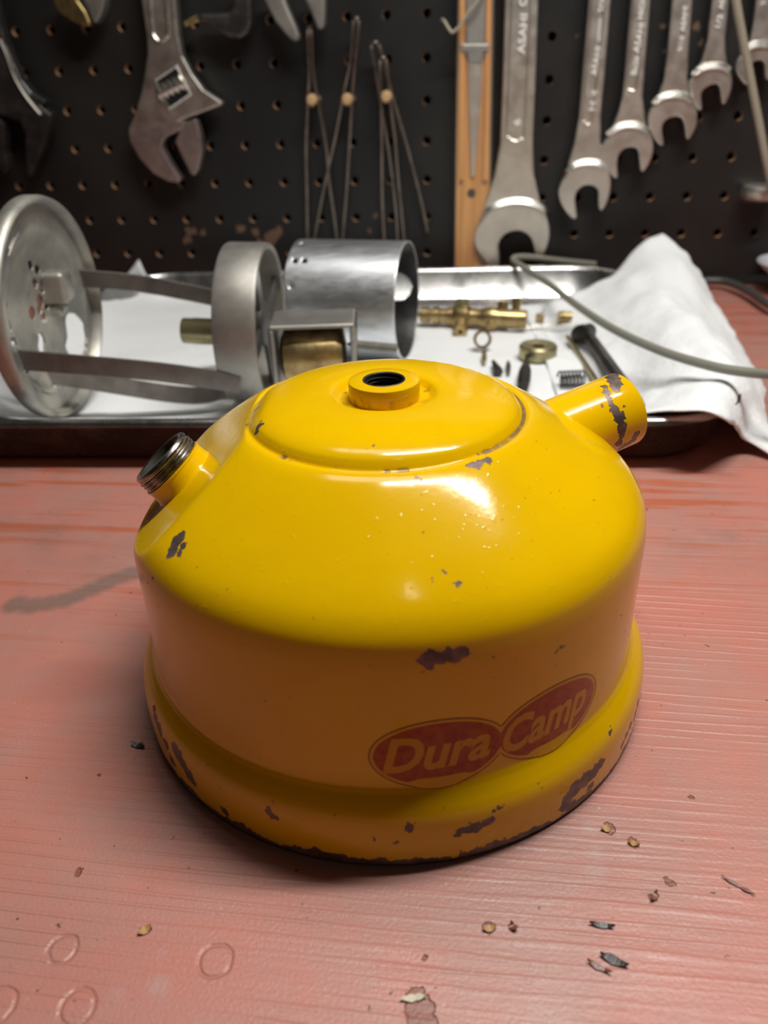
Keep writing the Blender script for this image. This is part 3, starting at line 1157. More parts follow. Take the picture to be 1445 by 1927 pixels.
# bracket on the disc where the back bar starts
q = ony(108, 530, 352)
mesh('bracket', join(box(q.x - 8, q.x + 5, q.y - 6, q.y + 6, q.z - 9, q.z + 5), box(q.x - 8, q.x + 1, q.y - 5, q.y + 5, q.z - 15, q.z - 9)), M['stain'], dsc, bevel=2.5, bsegs=4, smooth=False)
# ring
RR = 35.0
ringp = [(RR - 1.2, 8.5), (RR, 8.2), (RR + .4, 7), (RR + .4, -9), (RR, -10), (RR - 2.4, -10), (RR - 2.4, -3), (RR - 2.4, 7.6), (RR - 1.2, 8.5)]
rg = mesh('ring', lathe(RC, AXF, ringp, 96), M['iron'], lf, autosmooth=40)
for k in range(4):
    w = radians(20 + 90 * k)
    mesh('spoke', strip([fpt(RC, 4.5, 6, w), fpt(RC, 4.5, RR - 1.5, w)], (fa * -sin(w) + fb * cos(w)), 7.0, 1.6), M['barsteel'], rg, smooth=False)
mesh('hub', lathe(RC, AXF, [(0.1, 2.5), (10, 2.5), (10, 5.5), (0.1, 5.5)], 32), M['barsteel'], rg, autosmooth=30)
# bars
B1 = [ony(112, 522, 372), ony(260, 533, 379), ony(432, 566, 384)]
B2 = [ony(-30, 672, 306), ony(120, 684, 312), ony(300, 700, 318), ony(452, 722, 321)]
B3 = [ony(80, 702, 330), ony(200, 722, 333), ony(330, 742, 336), ony(392, 742, 338), ony(425, 726, 340), ony(440, 700, 343)]
mesh('bar', strip(smoothline(B1, 4), (0, 0.12, 1), 8.0, 1.8), M['barsteel'], lf, smooth=False, bevel=.3)
mesh('bar', strip(smoothline(B2, 4), (0, 0.12, 1), 8.2, 1.8), M['barsteel'], lf, smooth=False, bevel=.3)
mesh('bar', strip(smoothline(B3, 5), (0, 0.6, 1), 8.0, 1.8), M['barsteel'], lf, smooth=False, bevel=.3)
# brass tube through the ring
q0, q1 = ony(345, 622, 353), ony(452, 626, 351)
dq = (q1 - q0).normalized()
o = mesh('brass_tube', lathe(q0, dq, [(4.2, 0.2), (5.6, 0), (5.8, .6), (5.8, 4.6), (6.0, 5), (6.0, 34), (4.2, 34)], 32), M['brassy'], lf, autosmooth=35)
props(o, 'dull brass tube stub')
# bracket box with the burner inside
YB = 338
u0 = ony(513, 600, YB + 6)
u1 = ony(660, 605, YB)
ut = Vector((u1.x - u0.x, u1.y - u0.y, 0))
top_z = ony(590, 594, YB + 6).z
bx0, bx1 = ony(508, 600, YB).x, ony(667, 600, YB).x
by0, by1 = YB - 9, YB + 17
bk = mesh('bracket_frame', join(box(bx0, bx1, by0, by1, top_z - 2.0, top_z), box(bx1 - 2.2, bx1, by0, by1, 8, top_z - 2.0), box(bx0, bx0 + 2.0, by0, by1, 8, top_z - 2.0)), M['iron'], lf, smooth=False, bevel=1.2, bsegs=3)
props(bk, 'dark steel bracket bolted to the ring')
cx_ = (bx0 + bx1) / 2 - 1
o = mesh('burner_cup', lathe((cx_ - 14, YB + 4, top_z - 17), (1, -0.03, 0), [(0.1, 0), (9, 0), (13, 2), (13.5, 6), (13.5, 25), (12, 28), (6, 29), (0.1, 29)], 40), M['brass'], lf, autosmooth=40)
q0 = ony(664, 648, YB + 4)
q1 = ony(748, 656, YB + 2)
dq = (q1 - q0).normalized()
Lr = (q1 - q0).length
pr = [(0.1, -3)]
k = 0.0
while k < Lr:
    pr += [(1.8, k), (2.3, k + .45)]
    k += 0.9
pr += [(0.1, Lr)]
o = mesh('threaded_rod', lathe(q0, dq, pr, 20), M['iron'], lf, autosmooth=20)

# ------------------------------------------------------------------ bright collar band behind
CB = 30.0
cc = ony(673, 563, 412)
cc = Vector((cc.x, cc.y, CB + 5.2))
AC = Vector((cos(radians(15)), -sin(radians(15)), 0)).normalized()
_, ca_, cb_ = frame(AC)
V, Fc = [], []
x0c, x1c = -31, 27


def cpt(u, v, k):
    return cc + AC * v + (ca_ * cos(u) + cb_ * sin(u)) * (CB - (0.8 if k else 0))


bestd, far_w = -9, 0
for k in range(720):
    w = 2 * pi * k / 720
    d = (ca_ * cos(w) + cb_ * sin(w)).y
    if d > bestd:
        bestd, far_w = d, w
nU, nV = 300, 92
PUNCH = [(2 * pi * k / 14, x0c + 4.5, 1.5) for k in range(14)] + [(2 * pi * (k + .5) / 7, x0c + 9.5, 1.5) for k in range(7)] + [(far_w + 0.02, 15, 8.0)]
V, Fc = [], []
for i in range(nV + 1):
    v_ = x0c + (x1c - x0c) * i / nV
    for k in range(nU):
        V.append(cpt(2 * pi * k / nU, v_, 0))
for i in range(nV):
    v_ = x0c + (x1c - x0c) * (i + .5) / nV
    for k in range(nU):
        w = 2 * pi * (k + .5) / nU
        if any((((w - a + pi) % (2 * pi)) - pi) ** 2 * CB * CB + (v_ - b) ** 2 < q * q for a, b, q in PUNCH):
            continue
        k2 = (k + 1) % nU
        Fc.append((i * nU + k, i * nU + k2, (i + 1) * nU + k2, (i + 1) * nU + k))
o = mesh('collar_band', (V, Fc), M['alu'], origin=(cc.x, cc.y, 5), autosmooth=60)
md = o.modifiers.new('sheet', 'SOLIDIFY')
md.thickness = 0.0007
o.data.materials.append(M['dark'])
md.material_offset = 1
props(o, 'bright aluminium collar band with a row of small holes, standing behind the lantern frame', 'collar band')

# ------------------------------------------------------------------ small parts on the towel
ZP = 5.6


def small(name, label, cat, px, py, z=ZP, group=None):
    q = onz(px, py, z)
    return thing(name, (q.x, q.y, z), label, cat, group), q


# fuel valve
q0, q1 = onz(772, 591, 12), onz(992, 601, 12)
va = (q1 - q0).normalized()
VL = (q1 - q0).length
vt = thing('fuel_valve', (q0.x + VL / 2, q0.y, ZP), 'long brass lantern fuel valve lying on the towel by the back rim', 'valve')
u = VL / 220.0
mesh('valve_stem', lathe(q0, va, [(0.1, 0), (1.5, 0), (1.5, 26 * u), (0.1, 26 * u)], 20), M['brassy'], vt, autosmooth=35)
pr = [(0.1, 20 * u), (4.2, 20 * u), (4.6, 22 * u), (4.6, 38 * u), (3.9, 39 * u), (3.9, 44 * u), (5.0, 45 * u), (5.0, 58 * u), (4.2, 59 * u), (4.2, 72 * u), (5.2, 73 * u), (5.2, 88 * u), (0.1, 88 * u)]
mesh('packing_nut', lathe(q0, va, pr, 28), M['brass'], vt, autosmooth=30)
mesh('valve_body', lathe(q0, va, [(0.1, 84 * u), (6.4, 84 * u), (7.0, 88 * u), (7.0, 112 * u), (5.4, 116 * u), (5.0, 130 * u), (5.6, 140 * u), (6.6, 150 * u), (6.6, 162 * u), (5.6, 168 * u), (5.4, 216 * u), (4.9, 219 * u), (0.1, 219 * u)], 32), M['brass'], vt, autosmooth=30)
sp0 = q0 + va * 98 * u
sd = (onz(866, 628, 7) - sp0).normalized()
mesh('side_port', lathe(sp0, sd, [(3.6, 2), (3.6, 8), (4.2, 8.6), (4.2, 17), (3.6, 17.5), (1.6, 17.5), (1.4, 14), (0.1, 14)], 6), M['brass'], vt, autosmooth=20)
mesh('top_port', lathe(sp0, (0.1, 0.2, 1), [(4.4, 2), (4.4, 9), (3.0, 10.5), (0.1, 10.6)], 20), M['brassy'], vt, autosmooth=30)
sp1 = q0 + va * 176 * u
mesh('mounting_lug', join(lathe(sp1, (0, .35, 1), [(3.2, 2), (3.2, 9), (2.0, 10), (0.1, 10)], 16), lathe(sp1 + va * 7, (0.1, .3, 1), [(2.6, 2), (2.6, 12), (0.1, 12)], 16), lathe(sp1 - va * 8 , (0, -.8, -.35), [(3, 2), (3, 8), (0.1, 8)], 16)), M['brass'], vt, autosmooth=30)

# standing ring nut
t_, q = small('ring_nut', 'small brass ring nut standing on the towel below the valve', 'nut', 907, 655)
q = q + Vector((0, 0, 5.0))
mesh('nut_ring', join(lathe(q, Vector((0.05, -1, 0.25)), [(3.6, -1.6), (4.9, -1.6), (4.9, 1.6), (3.6, 1.6), (3.6, -1.6)], 6 * 5)), M['brass'], t_, autosmooth=25)


def lying(name, label, cat, a, b, prof, material, z=ZP + 2, n=20, group=None, autos=35):
    """turned part lying from photo point a to b; prof radius, fraction"""
    p0, p1 = onz(*a, z), onz(*b, z)
    d = p1 - p0
    L_ = d.length
    o = mesh(name, lathe(p0, d, [(r, f_ * L_) for r, f_ in prof], n), material, origin=((p0 + p1) / 2 - Vector((0, 0, z - ZP))), autosmooth=autos)
    return props(o, label, cat, group)


lying('brass_tip', 'tiny brass tip lying just below the ring nut', 'brass tip', (911, 664), (911, 682), [(0.1, 0), (1.2, 0), (1.5, .5), (.7, 1), (0.1, 1)], M['brass'], ZP + 1.4)
lying('steel_cone', 'dark steel cone lying left of the slim dark tip', 'steel cone', (928, 680), (938, 700), [(0.1, 0), (.9, 0), (2.3, .8), (2.3, 1), (0.1, 1)], M['black'])
lying('steel_pin', 'slim dark tip lying between the dark cone and the dark nozzle', 'steel pin', (956, 680), (957, 702), [(0.1, 0), (.8, .05), (1.4, .4), (.8, 1), (0.1, 1)], M['dark'], ZP + 1.3)
lying('burner_nozzle', 'dark bottle shaped nozzle lying in front of the round brass cap', 'nozzle', (992, 668), (984, 728), [(0.1, 0), (1.1, 0), (1.3, .25), (2.9, .5), (3.2, .6), (3.2, .85), (2.5, 1), (0.1, 1)], M['black'], ZP + 3)
# round cap
t_, q = small('round_cap', 'low round brass cap with a centre hole on the towel', 'cap', 1012, 673)
cap_c = onz(1012, 660, ZP + 3.5)
cap_c.z = ZP
mesh('cap_body', lathe(cap_c, (0, 0, 1), [(0.1, 0), (9.6, 0), (10.0, .5), (10.0, 6.0), (9.2, 7), (7.5, 7.2), (4.4, 6.6), (3.2, 6.2), (3.0, 1.5), (0.1, 1.5)], 48), M['brassy'], t_, autosmooth=35)
# tiny elbow
t_, q = small('needle_elbow', 'tiny brass block with a thin needle beside the valve end', 'needle', 1015, 606)
mesh('needle_block', box(q.x - 2.3, q.x + 2.3, q.y - 2, q.y + 2, ZP, ZP + 5), M['brass'], t_, smooth=False, bevel=.5)
n0 = Vector((q.x - 1, q.y, ZP + 3.6))
mesh('needle', tube([n0, n0 + Vector((6, 12, 0.5))], .7, 8), M['wire'], t_)
lying('brass_bush', 'small square looking brass bush right of the needle', 'bush', (1050, 597), (1076, 596), [(0.1, 0), (3.4, 0), (3.6, .1), (3.6, .5), (3.0, .55), (3.0, .95), (0.1, 1)], M['brass'], ZP + 3.6)
lying('steel_rod', 'thin bright steel pin lying below the brass bush', 'pin', (955, 620), (1086, 611), [(0.1, 0), (.9, 0), (.9, 1), (0.1, 1)], M['edge'], ZP + .9)
lying('thin_rod', 'thin greenish brass rod between the spring and the dark tube', 'rod', (1068, 634), (1126, 722), [(0.1, 0), (1.3, 0), (1.3, 1), (0.1, 1)], M['brassy'], ZP + 1.3)
# spring
p0, p1 = onz(1052, 714, ZP + 4), onz(1100, 712, ZP + 4)
d = (p1 - p0)
ax_, a2, b2 = frame(d)
pts = []
for k in range(7 * 14 + 1):
    w = 2 * pi * k / 14
    pts.append(p0 + d * (k / (7 * 14)) + (a2 * cos(w) + b2 * sin(w)) * 3.8)
o = mesh('coil_spring', tube(pts, .45, 6), M['black'], origin=((p0 + p1) / 2 - Vector((0, 0, 4))))
props(o, 'small dark coil spring lying behind the tank outlet tube', 'spring')
# generator tube
p0, p1 = onz(1104, 628, ZP + 5), onz(1213, 782, ZP + 4)
d = (p1 - p0).normalized()
L_ = (p1 - p0).length
gt = thing('generator_tube', ((p0 + p1) / 2 - Vector((0, 0, 4.5))), 'dark steel generator tube with a fat round head, lying at the right of the tray', 'generator tube')
mesh('tube', lathe(p0, d, [(0.1, 4), (3.3, 4), (3.3, L_ - 1), (2.6, L_), (1.4, L_), (1.4, L_ - 3), (.1, L_ - 3)], 24), M['dark'], gt, autosmooth=40)
hd = (onz(1128, 616, ZP + 5.5) - onz(1086, 636, ZP + 5.5)).normalized()
h0 = onz(1089, 632, ZP + 5.6)
mesh('head_nut', lathe(h0, hd, [(0.1, -.6), (3.0, -.6), (5.4, .6), (5.6, 2.5), (5.4, 5), (4.2, 8), (4.2, 12), (3.4, 13), (.1, 13)], 32), M['black'], gt, autosmooth=40)

# ------------------------------------------------------------------ cables
YC = lambda a: 548 - (a - 965) / 480.0 * 175
cp = [ony(1120, 497, 556), ony(1060, 491, 553), ony(1000, 484, 549), ony(972, 484, 546), ony(966, 490, 542), ony(985, 503, 528), onz(1030, 532, 20), onz(1080, 571, 24), onz(1150, 617, 28), onz(1240, 659, 30), onz(1330, 687, 31), onz(1400, 700, 32), onz(1500, 708, 34), onz(1640, 720, 30)]
o = mesh('grey_cable', tube(smoothline(cp, 10), 2.0, 12), M['cable'], origin=cp[8])
props(o, 'stiff grey cable with a hooked tip sweeping over the towel to the right', 'cable')
cp = [ony(1300, 530, 540), onz(1340, 528, 6), onz(1372, 532, 6), onz(1408, 548, 6), onz(1450, 575, 6), onz(1520, 610, 4)]
cp[0] = Vector((cp[1].x - 16, cp[1].y + 2, 5))
o = mesh('dark_cable', tube(smoothline(cp, 8), 2.6, 12), M['rubber'], origin=cp[2])
props(o, 'short dark grey cable on the red bench at the foot of the pegboard', 'cable')
cp = [onb(1366, -140, 55), onb(1376, -60, 55), onb(1388, 20, 52), onb(1404, 105, 48), onb(1424, 210, 44), onb(1445, 320, 40), onb(1475, 470, 30), onb(1510, 540, 26)]
o = mesh('hanging_cord', tube(smoothline(cp, 8), 2.3, 12), M['cord'], origin=cp[3])
props(o, 'beige cord hanging down past the smallest wrench at the right', 'cord')

# white dish at the right edge
wc = onz(1475, 553, 0)
o = mesh('white_dish', lathe((wc.x + 6, wc.y - 2, 0), (0, 0, 1), [(0.1, .2), (12, .2), (13, 1), (14.5, 8), (17, 12), (23, 17), (26.5, 20), (27.6, 21.5), (27.2, 22.2), (26, 21.8), (22, 18.4), (15, 13), (12, 8), (11, 3), (.1, 2)], 56), M['white'], origin=(wc.x + 6, wc.y - 2, 0), autosmooth=50)
props(o, 'white plastic dish with a flared rim at the right edge of the bench', 'dish')

# ------------------------------------------------------------------ tools on the pegboard
def c3(pts):
    return [(840 + a * 0.4187, b * 0.4187) for a, b in pts]


def wrench(label, shank, head, band, letters, off=13.0, ridge=None, group='combination wrenches on the pegboard'):
    base = onb(*shank[0], 0)
    wt = thing('combination_wrench', onb(shank[0][0], shank[0][1], 8), label, 'wrench', group)
    nl = len(shank) // 2
    up = []
    L, R_ = shank[:nl], shank[nl:]
    # continue the shank above the picture
    dl = ((L[0][0] - L[1][0]) / max(1, L[1][1] - L[0][1]), 0)
    ext = lambda P_: (P_[0][0] + (P_[0][0] - P_[1][0]) / max(1.0, P_[1][1] - P_[0][1]) * 150, P_[0][1] - 150)
    le, re = ext(L), ext(R_)
    poly = [le] + L + R_[::-1] + [re]
    mesh('shank', flat_on_board(poly, off, 5.0), M['chrome'], wt, smooth=False, bevel=1.1, bsegs=3)
    # box end above the picture
    cxy = ((le[0] + re[0]) / 2, le[1] - 40)
    c_ = onb(*cxy, off + .8)
    rad = (onb(*le, off) - onb(*re, off)).length * 0.95
    mesh('box_end', lathe(c_, NB, [(rad * .58, 0), (rad * .9, 0), (rad, 1), (rad, 6), (rad * .9, 7), (rad * .58, 7), (rad * .58, 0)], 40), M['chrome'], wt, autosmooth=30)
    pts = [onb(a, b, off + 1.2) for a, b in head]
    mesh('jaw', prism(resample(smoothline(pts + [pts[0]], 3), len(pts) * 3)[:-1], NB * 7.5), M['chrome'], wt, smooth=False, bevel=.7)
    # bright ground shoulder between jaw and shank
    bl = smoothline([onb(a, b, off + .9) for a, b in band], 6)
    V_, F_ = strip(bl, NB * 0.75 + Vector((0, 0, 1)), 4.4, 1.6)
    o_ = mesh('ground_shoulder', (V_, F_), M['edge'], wt, smooth=False, bevel=.5)
    if ridge:
        rp_ = smoothline([onb(a, b, off + .1) for a, b in ridge], 5)
        mesh('panel_ridge', tube(rp_, .75, 8), M['chrome'], wt)
    for (s1, a, b, hgt) in letters:
        # reads upwards along the shank
        p0 = onb(*a, off + .15)
        p1 = onb(*b, off + .15)
        dx = (p1 - p0)
        ln = dx.length
        dx.normalize()
        tvv, tff = text_geo(s1, 1.0, 0.0, 0.02, 0.12)
        x0, x1 = min(v.x for v in tvv), max(v.x for v in tvv)
        y0, y1 = min(v.y for v in tvv), max(v.y for v in tvv)
        dy = NB.cross(dx)
        if dy.x > 0:
            dy = -dy
        VV = [p0 + dx * ((v.x - x0) / (x1 - x0) * ln) + dy * ((v.y - y0) / (y1 - y0) * hgt - hgt / 2) - NB * (v.z * 5.0) for v in tvv]
        mesh('lettering', (VV, tff), M['letter'], wt, smooth=False)
    return wt


def arcs(l, r, sag):
    return [(l[0] + (r[0] - l[0]) * q, l[1] + (r[1] - l[1]) * q - sag * 4 * q * (1 - q)) for q in (0, .2, .4, .6, .8, 1)]


wrench('largest of the hanging wrenches, chrome, next to the wooden case',
       [(950, 0), (946, 150), (941, 270), (930, 330), (912, 385), (903, 420)] + [(1013, 0), (1008, 150), (1003, 270), (1005, 330), (1016, 375), (1022, 410)],
       [(905, 410), (893, 445), (897, 468), (912, 490), (926, 503), (938, 500), (939, 480), (937, 462), (945, 446), (962, 436), (983, 436), (998, 447), (1004, 462), (1008, 480), (1018, 484), (1028, 468), (1034, 440), (1030, 412), (1020, 390), (990, 379), (960, 377), (930, 386)],
       [(902, 418), (915, 398), (935, 386), (965, 379), (995, 381), (1021, 393), (1027, 402)],
       [('ASAHI', (980, 102), (986, 26), 4.6), ('CR', (983, 12), (986, -22), 4.6), ('6', (972, 236), (973, 224), 4.4)], off=16,
       ridge=[(966, -150), (962, 0), (957, 150), (953, 245), (957, 259), (969, 266), (980, 262), (986, 250), (991, 150), (998, 0), (1004, -150)])
wrench('long chrome wrench second from the wooden case, its jaw hanging lowest after the largest',
       c3([(640, 0), (615, 300), (597, 520), (575, 640), (545, 745)] + [(740, 0), (715, 300), (694, 520), (692, 640), (712, 735)]),
       c3([(530, 790), (505, 850), (510, 900), (535, 950), (570, 985), (586, 980), (582, 935), (578, 890), (590, 855), (622, 833), (660, 835), (683, 858), (683, 900), (688, 942), (700, 948), (725, 900), (738, 840), (735, 780), (715, 742), (660, 726), (590, 735)]),
       c3([(528, 795), (548, 765), (580, 742), (630, 730), (680, 734), (712, 748)]),
       [('ASAHI', (1117, 143), (1126, 88), 3.8), ('<JAPAN>', (1127, 80), (1130, 35), 3.0), ('TOOL', (1131, 24), (1136, -20), 3.8), ('H 4', (1113, 208), (1119, 170), 3.4)], off=13,
       ridge=c3([(665, -200), (655, 0), (630, 300), (613, 520), (618, 545), (635, 560), (650, 548), (655, 520), (680, 300), (712, 0), (725, -200)]))
wrench('chrome wrench third from the wooden case with bright stamped lettering',
       c3([(830, 0), (805, 300), (792, 430), (775, 500), (745, 580)] + [(918, 0), (893, 300), (882, 430), (888, 500), (898, 570)]),
       c3([(735, 600), (700, 660), (700, 710), (725, 765), (757, 802), (771, 795), (768, 740), (775, 695), (800, 667), (840, 661), (862, 675), (868, 720), (874, 766), (886, 772), (918, 720), (930, 670), (925, 615), (900, 578), (850, 560), (790, 567)]),
       c3([(725, 610), (745, 590), (785, 568), (835, 562), (880, 572), (908, 592)]),
       [('Bo26', (1192, 141), (1199, 106), 3.4), ('ASAHI', (1196, 100), (1208, 43), 3.8), ('HIGH', (1204, 36), (1211, -8), 3.8)], off=13,
       ridge=c3([(850, -200), (842, 0), (822, 250), (812, 390), (822, 404), (838, 408), (850, 396), (868, 250), (895, 0), (905, -200)]))
wrench('chrome wrench fourth from the wooden case, between two similar wrenches',
       c3([(1015, 0), (993, 250), (975, 370), (945, 445)] + [(1108, 0), (1088, 250), (1082, 350), (1095, 430)]),
       c3([(940, 460), (912, 510), (910, 560), (935, 620), (962, 654), (978, 648), (970, 600), (972, 560), (995, 532), (1035, 523), (1063, 536), (1074, 580), (1079, 620), (1090, 626), (1122, 570), (1128, 510), (1118, 460), (1095, 435), (1040, 424), (980, 432)]),
       c3([(930, 470), (950, 448), (985, 432), (1035, 426), (1080, 434), (1108, 452)]),
       [('9/16', (1279, 97), (1283, 68), 3.0), ('ASAHI', (1284, 60), (1289, 12), 2.8)], off=13)
wrench('short chrome wrench fifth from the wooden case, left of the beige cord',
       c3([(1195, 0), (1174, 180), (1150, 270), (1125, 315)] + [(1272, 0), (1254, 170), (1255, 240), (1263, 298)]),
       c3([(1120, 325), (1095, 370), (1098, 420), (1118, 470), (1138, 496), (1150, 488), (1145, 430), (1157, 400), (1190, 380), (1225, 381), (1234, 420), (1240, 462), (1252, 468), (1278, 410), (1284, 350), (1266, 305), (1225, 294), (1165, 298)]),
       c3([(1110, 340), (1130, 318), (1165, 302), (1210, 296), (1250, 302), (1272, 320)]),
       [('1/2', (1350, 52), (1355, 27), 3.0), ('ASAHI', (1356, 18), (1362, -28), 2.8)], off=13)
z4 = lambda P_: [(1300 + a * .2075, b * .2075) for a, b in P_]
wrench('smallest chrome wrench at the right edge, half behind the beige cord',
       z4([(595, 0), (570, 200), (545, 330), (520, 430)] + [(735, 0), (725, 200), (730, 330), (755, 430)]),
       z4([(500, 450), (440, 530), (415, 600), (430, 680), (495, 765), (522, 765), (525, 690), (535, 620), (570, 560), (630, 545), (670, 570), (675, 640), (690, 720), (720, 720), (770, 640), (790, 540), (760, 440), (690, 408), (590, 410)]),
       z4([(480, 470), (520, 430), (580, 405), (640, 400), (720, 412), (775, 450)]),
       [('7/16', (1436, 10), (1440, -15), 2.6)], off=13)

# adjustable wrenches
s1 = lambda P_: [(a * .3322, b * .3322) for a, b in P_]
aw = thing('adjustable_wrench', onb(300, 100, 10), 'satin chrome adjustable wrench hanging head down on the left of the pegboard', 'adjustable wrench')
OFA = 16
hd_poly = s1([(775, -180), (800, 0), (830, 200), (835, 300), (818, 430), (800, 520), (765, 640), (728, 730), (728, 770), (745, 820), (800, 760), (1000, 690), (1250, 596), (1255, 580), (1150, 510), (1085, 420), (1032, 320), (1008, 210), (990, 0), (975, -180)])
mesh('handle', flat_on_board(hd_poly, OFA, 8), M['chrome'], aw, smooth=False, bevel=1.3, bsegs=3)
o = mesh('fixed_jaw', flat_on_board(s1([(735, 760), (735, 800), (790, 900), (870, 985), (950, 1028), (1008, 1036), (1022, 1015), (960, 920), (922, 850), (918, 815), (940, 775), (1020, 740), (1060, 690), (1000, 680), (800, 740)]), OFA + .6, 8.5), M['pink'], aw, smooth=False, bevel=.9)
mj = mesh('movable_jaw', flat_on_board(s1([(1050, 690), (1108, 672), (1132, 760), (1141, 860), (1122, 960), (1100, 996), (1082, 990), (1032, 890), (992, 805), (1015, 745)]), OFA + 1.0, 8.0), M['pink'], aw, smooth=False, bevel=.9)
# raised border of the handle panel and the worm slot
pan = smoothline([onb(a, b, OFA + .4) for a, b in s1([(838, -180), (848, 0), (860, 150), (868, 195), (905, 235), (948, 205), (952, 170), (940, 0), (930, -180)])], 6)
mesh('panel_ridge', tube(pan, .9, 8), M['edge'], aw)
sl = [onb(a, b, OFA + .2) for a, b in s1([(880, 455), (1000, 375), (1078, 535), (958, 615)])]
mesh('worm_slot_shade', prism(sl, NB * 2), M['hole'], aw, smooth=False)  # black slab on the handle, painted shade of the slot opening
mesh('slot_rim', tube(smoothline(sl + [sl[0]], 1), .9, 8), M['edge'], aw)
wa, wb = onb(*s1([(900, 535)])[0], OFA - 2), onb(*s1([(1052, 462)])[0], OFA - 2)
dw = wb - wa
Lw = dw.length
pr = [(0.1, 0)]
for k in range(5):
    pr += [(3.8, Lw * (k + .05) / 5), (5.6, Lw * (k + .3) / 5), (5.6, Lw * (k + .7) / 5), (3.8, Lw * (k + .95) / 5)]
pr += [(.1, Lw)]
mesh('worm_screw', lathe(wa, dw, pr, 24), M['edge'], aw, autosmooth=20)
for (s_t, a, b, hh) in [('No.', (297, 22), (301, -6), 3.6), ('300mm', (304, 40), (299, 14), 2.6)][:1]:
    pass

s2 = lambda P_: [(a * .1765, b * .1765) for a, b in P_]
aw2 = thing('adjustable_wrench', onb(10, 120, 10), 'dark steel adjustable wrench cut off by the left edge of the picture', 'adjustable wrench')
mesh('handle', flat_on_board(s2([(-700, -300), (-140, -300), (0, 280), (60, 480), (140, 680), (225, 860), (330, 990), (470, 1065), (480, 1100), (420, 1130), (540, 1220), (530, 1290), (300, 1330), (0, 1190), (-380, 1000), (-330, 600)]), 18, 9), M['dark'], aw2, smooth=False, bevel=1.5, bsegs=3)
mesh('fixed_jaw', flat_on_board(s2([(535, 1240), (530, 1310), (450, 1600), (330, 1880), (295, 1900), (270, 1700), (268, 1420), (210, 1300), (60, 1240), (0, 1235), (-60, 1180), (300, 1180)]), 18.6, 9), M['black'], aw2, smooth=False, bevel=1.2)
mesh('movable_jaw', flat_on_board(s2([(-60, 1240), (10, 1290), (34, 1340), (50, 1600), (86, 1790), (60, 1855), (20, 1850), (-60, 1700), (-120, 1400)]), 18.6, 9), M['black'], aw2, smooth=False, bevel=1.2)
rl = smoothline([onb(a, b, 18.8) for a, b in s2([(0, 420), (70, 590), (140, 790), (230, 960), (330, 1100), (430, 1220)])], 5)
mesh('raised_edge', tube(rl, 1.0, 8), M['chrome'], aw2)

# pliers, only their noses hang into the picture
pn = thing('pliers', onb(150, 0, 10), 'brownish pliers nose hanging into the top left of the pegboard', 'pliers')
mesh('jaw', flat_on_board(s2([(545, -120), (555, 0), (612, 122), (700, 190), (850, 270), (930, 285), (965, 258), (905, 120), (820, 0), (780, -120)]), 20, 9), M['brass'], pn, smooth=False, bevel=1.6, bsegs=3)
mesh('jaw', flat_on_board(s2([(860, -120), (890, 0), (955, 140), (985, 232), (1020, 250), (1060, 180), (1098, 80), (1108, 0), (1100, -120)]), 20, 9), M['iron'], pn, smooth=False, bevel=1.6, bsegs=3)
z3 = lambda P_: [(340 + a * .2076, b * .2076) for a, b in P_]
pn = thing('pliers', onb(560, 0, 10), 'bent nosed pliers with open tips hanging above the wire pins', 'pliers')
mesh('jaw', flat_on_board(z3([(700, -150), (752, 0), (850, 190), (930, 290), (990, 352), (1040, 380), (1075, 340), (1040, 240), (965, 70), (940, 0), (900, -150)]), 20, 8), M['iron'], pn, smooth=False, bevel=1.6, bsegs=3)
mesh('jaw', flat_on_board(z3([(1090, -150), (1130, 0), (1180, 110), (1215, 200), (1240, 265), (1280, 267), (1300, 220), (1306, 0), (1300, -150)]), 20, 8), M['iron'], pn, smooth=False, bevel=1.6, bsegs=3)
# hooked clamp arm
hk = thing('hook_tool', onb(440, 0, 10), 'dark steel hook tool with a short arm and copper tip at the top', 'hook tool')
mesh('arm', flat_on_board(z3([(475, -200), (640, -200), (636, 0), (636, 200), (605, 305), (525, 350), (430, 335), (330, 290), (225, 215), (150, 200), (150, 120), (300, 122), (430, 112), (475, 60)]), 18, 9), M['dark'], hk, smooth=False, bevel=2.2, bsegs=3)
o = mesh('tip', lathe(onb(*z3([(165, 165)])[0], 14), onb(*z3([(100, 195)])[0], 14) - onb(*z3([(165, 165)])[0], 14), [(0.1, 0), (2.2, 0), (2.2, 5), (1.4, 8), (1.8, 10), (0.1, 10.4)], 16), M['brass'], hk)
props(o, 'copper coloured tip')

# bent wire pins hung on wooden dowels
s3 = lambda P_: [(420 + a * .346, b * .346) for a, b in P_]


def wire_pin(label, head, left, right):
    hx, hy = s3([head])[0]
    offs = 17.0
    pts = []
    lp = [onb(a, b, 12 - 8 * i / (len(left) - 1)) for i, (a, b) in enumerate(s3(left))]
    rp = [onb(a, b, 12 - 8 * i / (len(right) - 1)) for i, (a, b) in enumerate(s3(right))]
    hp = onb(hx, hy, 16)
    pts = lp[::-1] + [hp] + rp
    o_ = mesh('wire_pin', tube(smoothline(pts, 6), 1.05, 10), M['wire'], origin=hp)
    props(o_, label, 'wire pin', 'bent wire pins on the pegboard')
    return hp


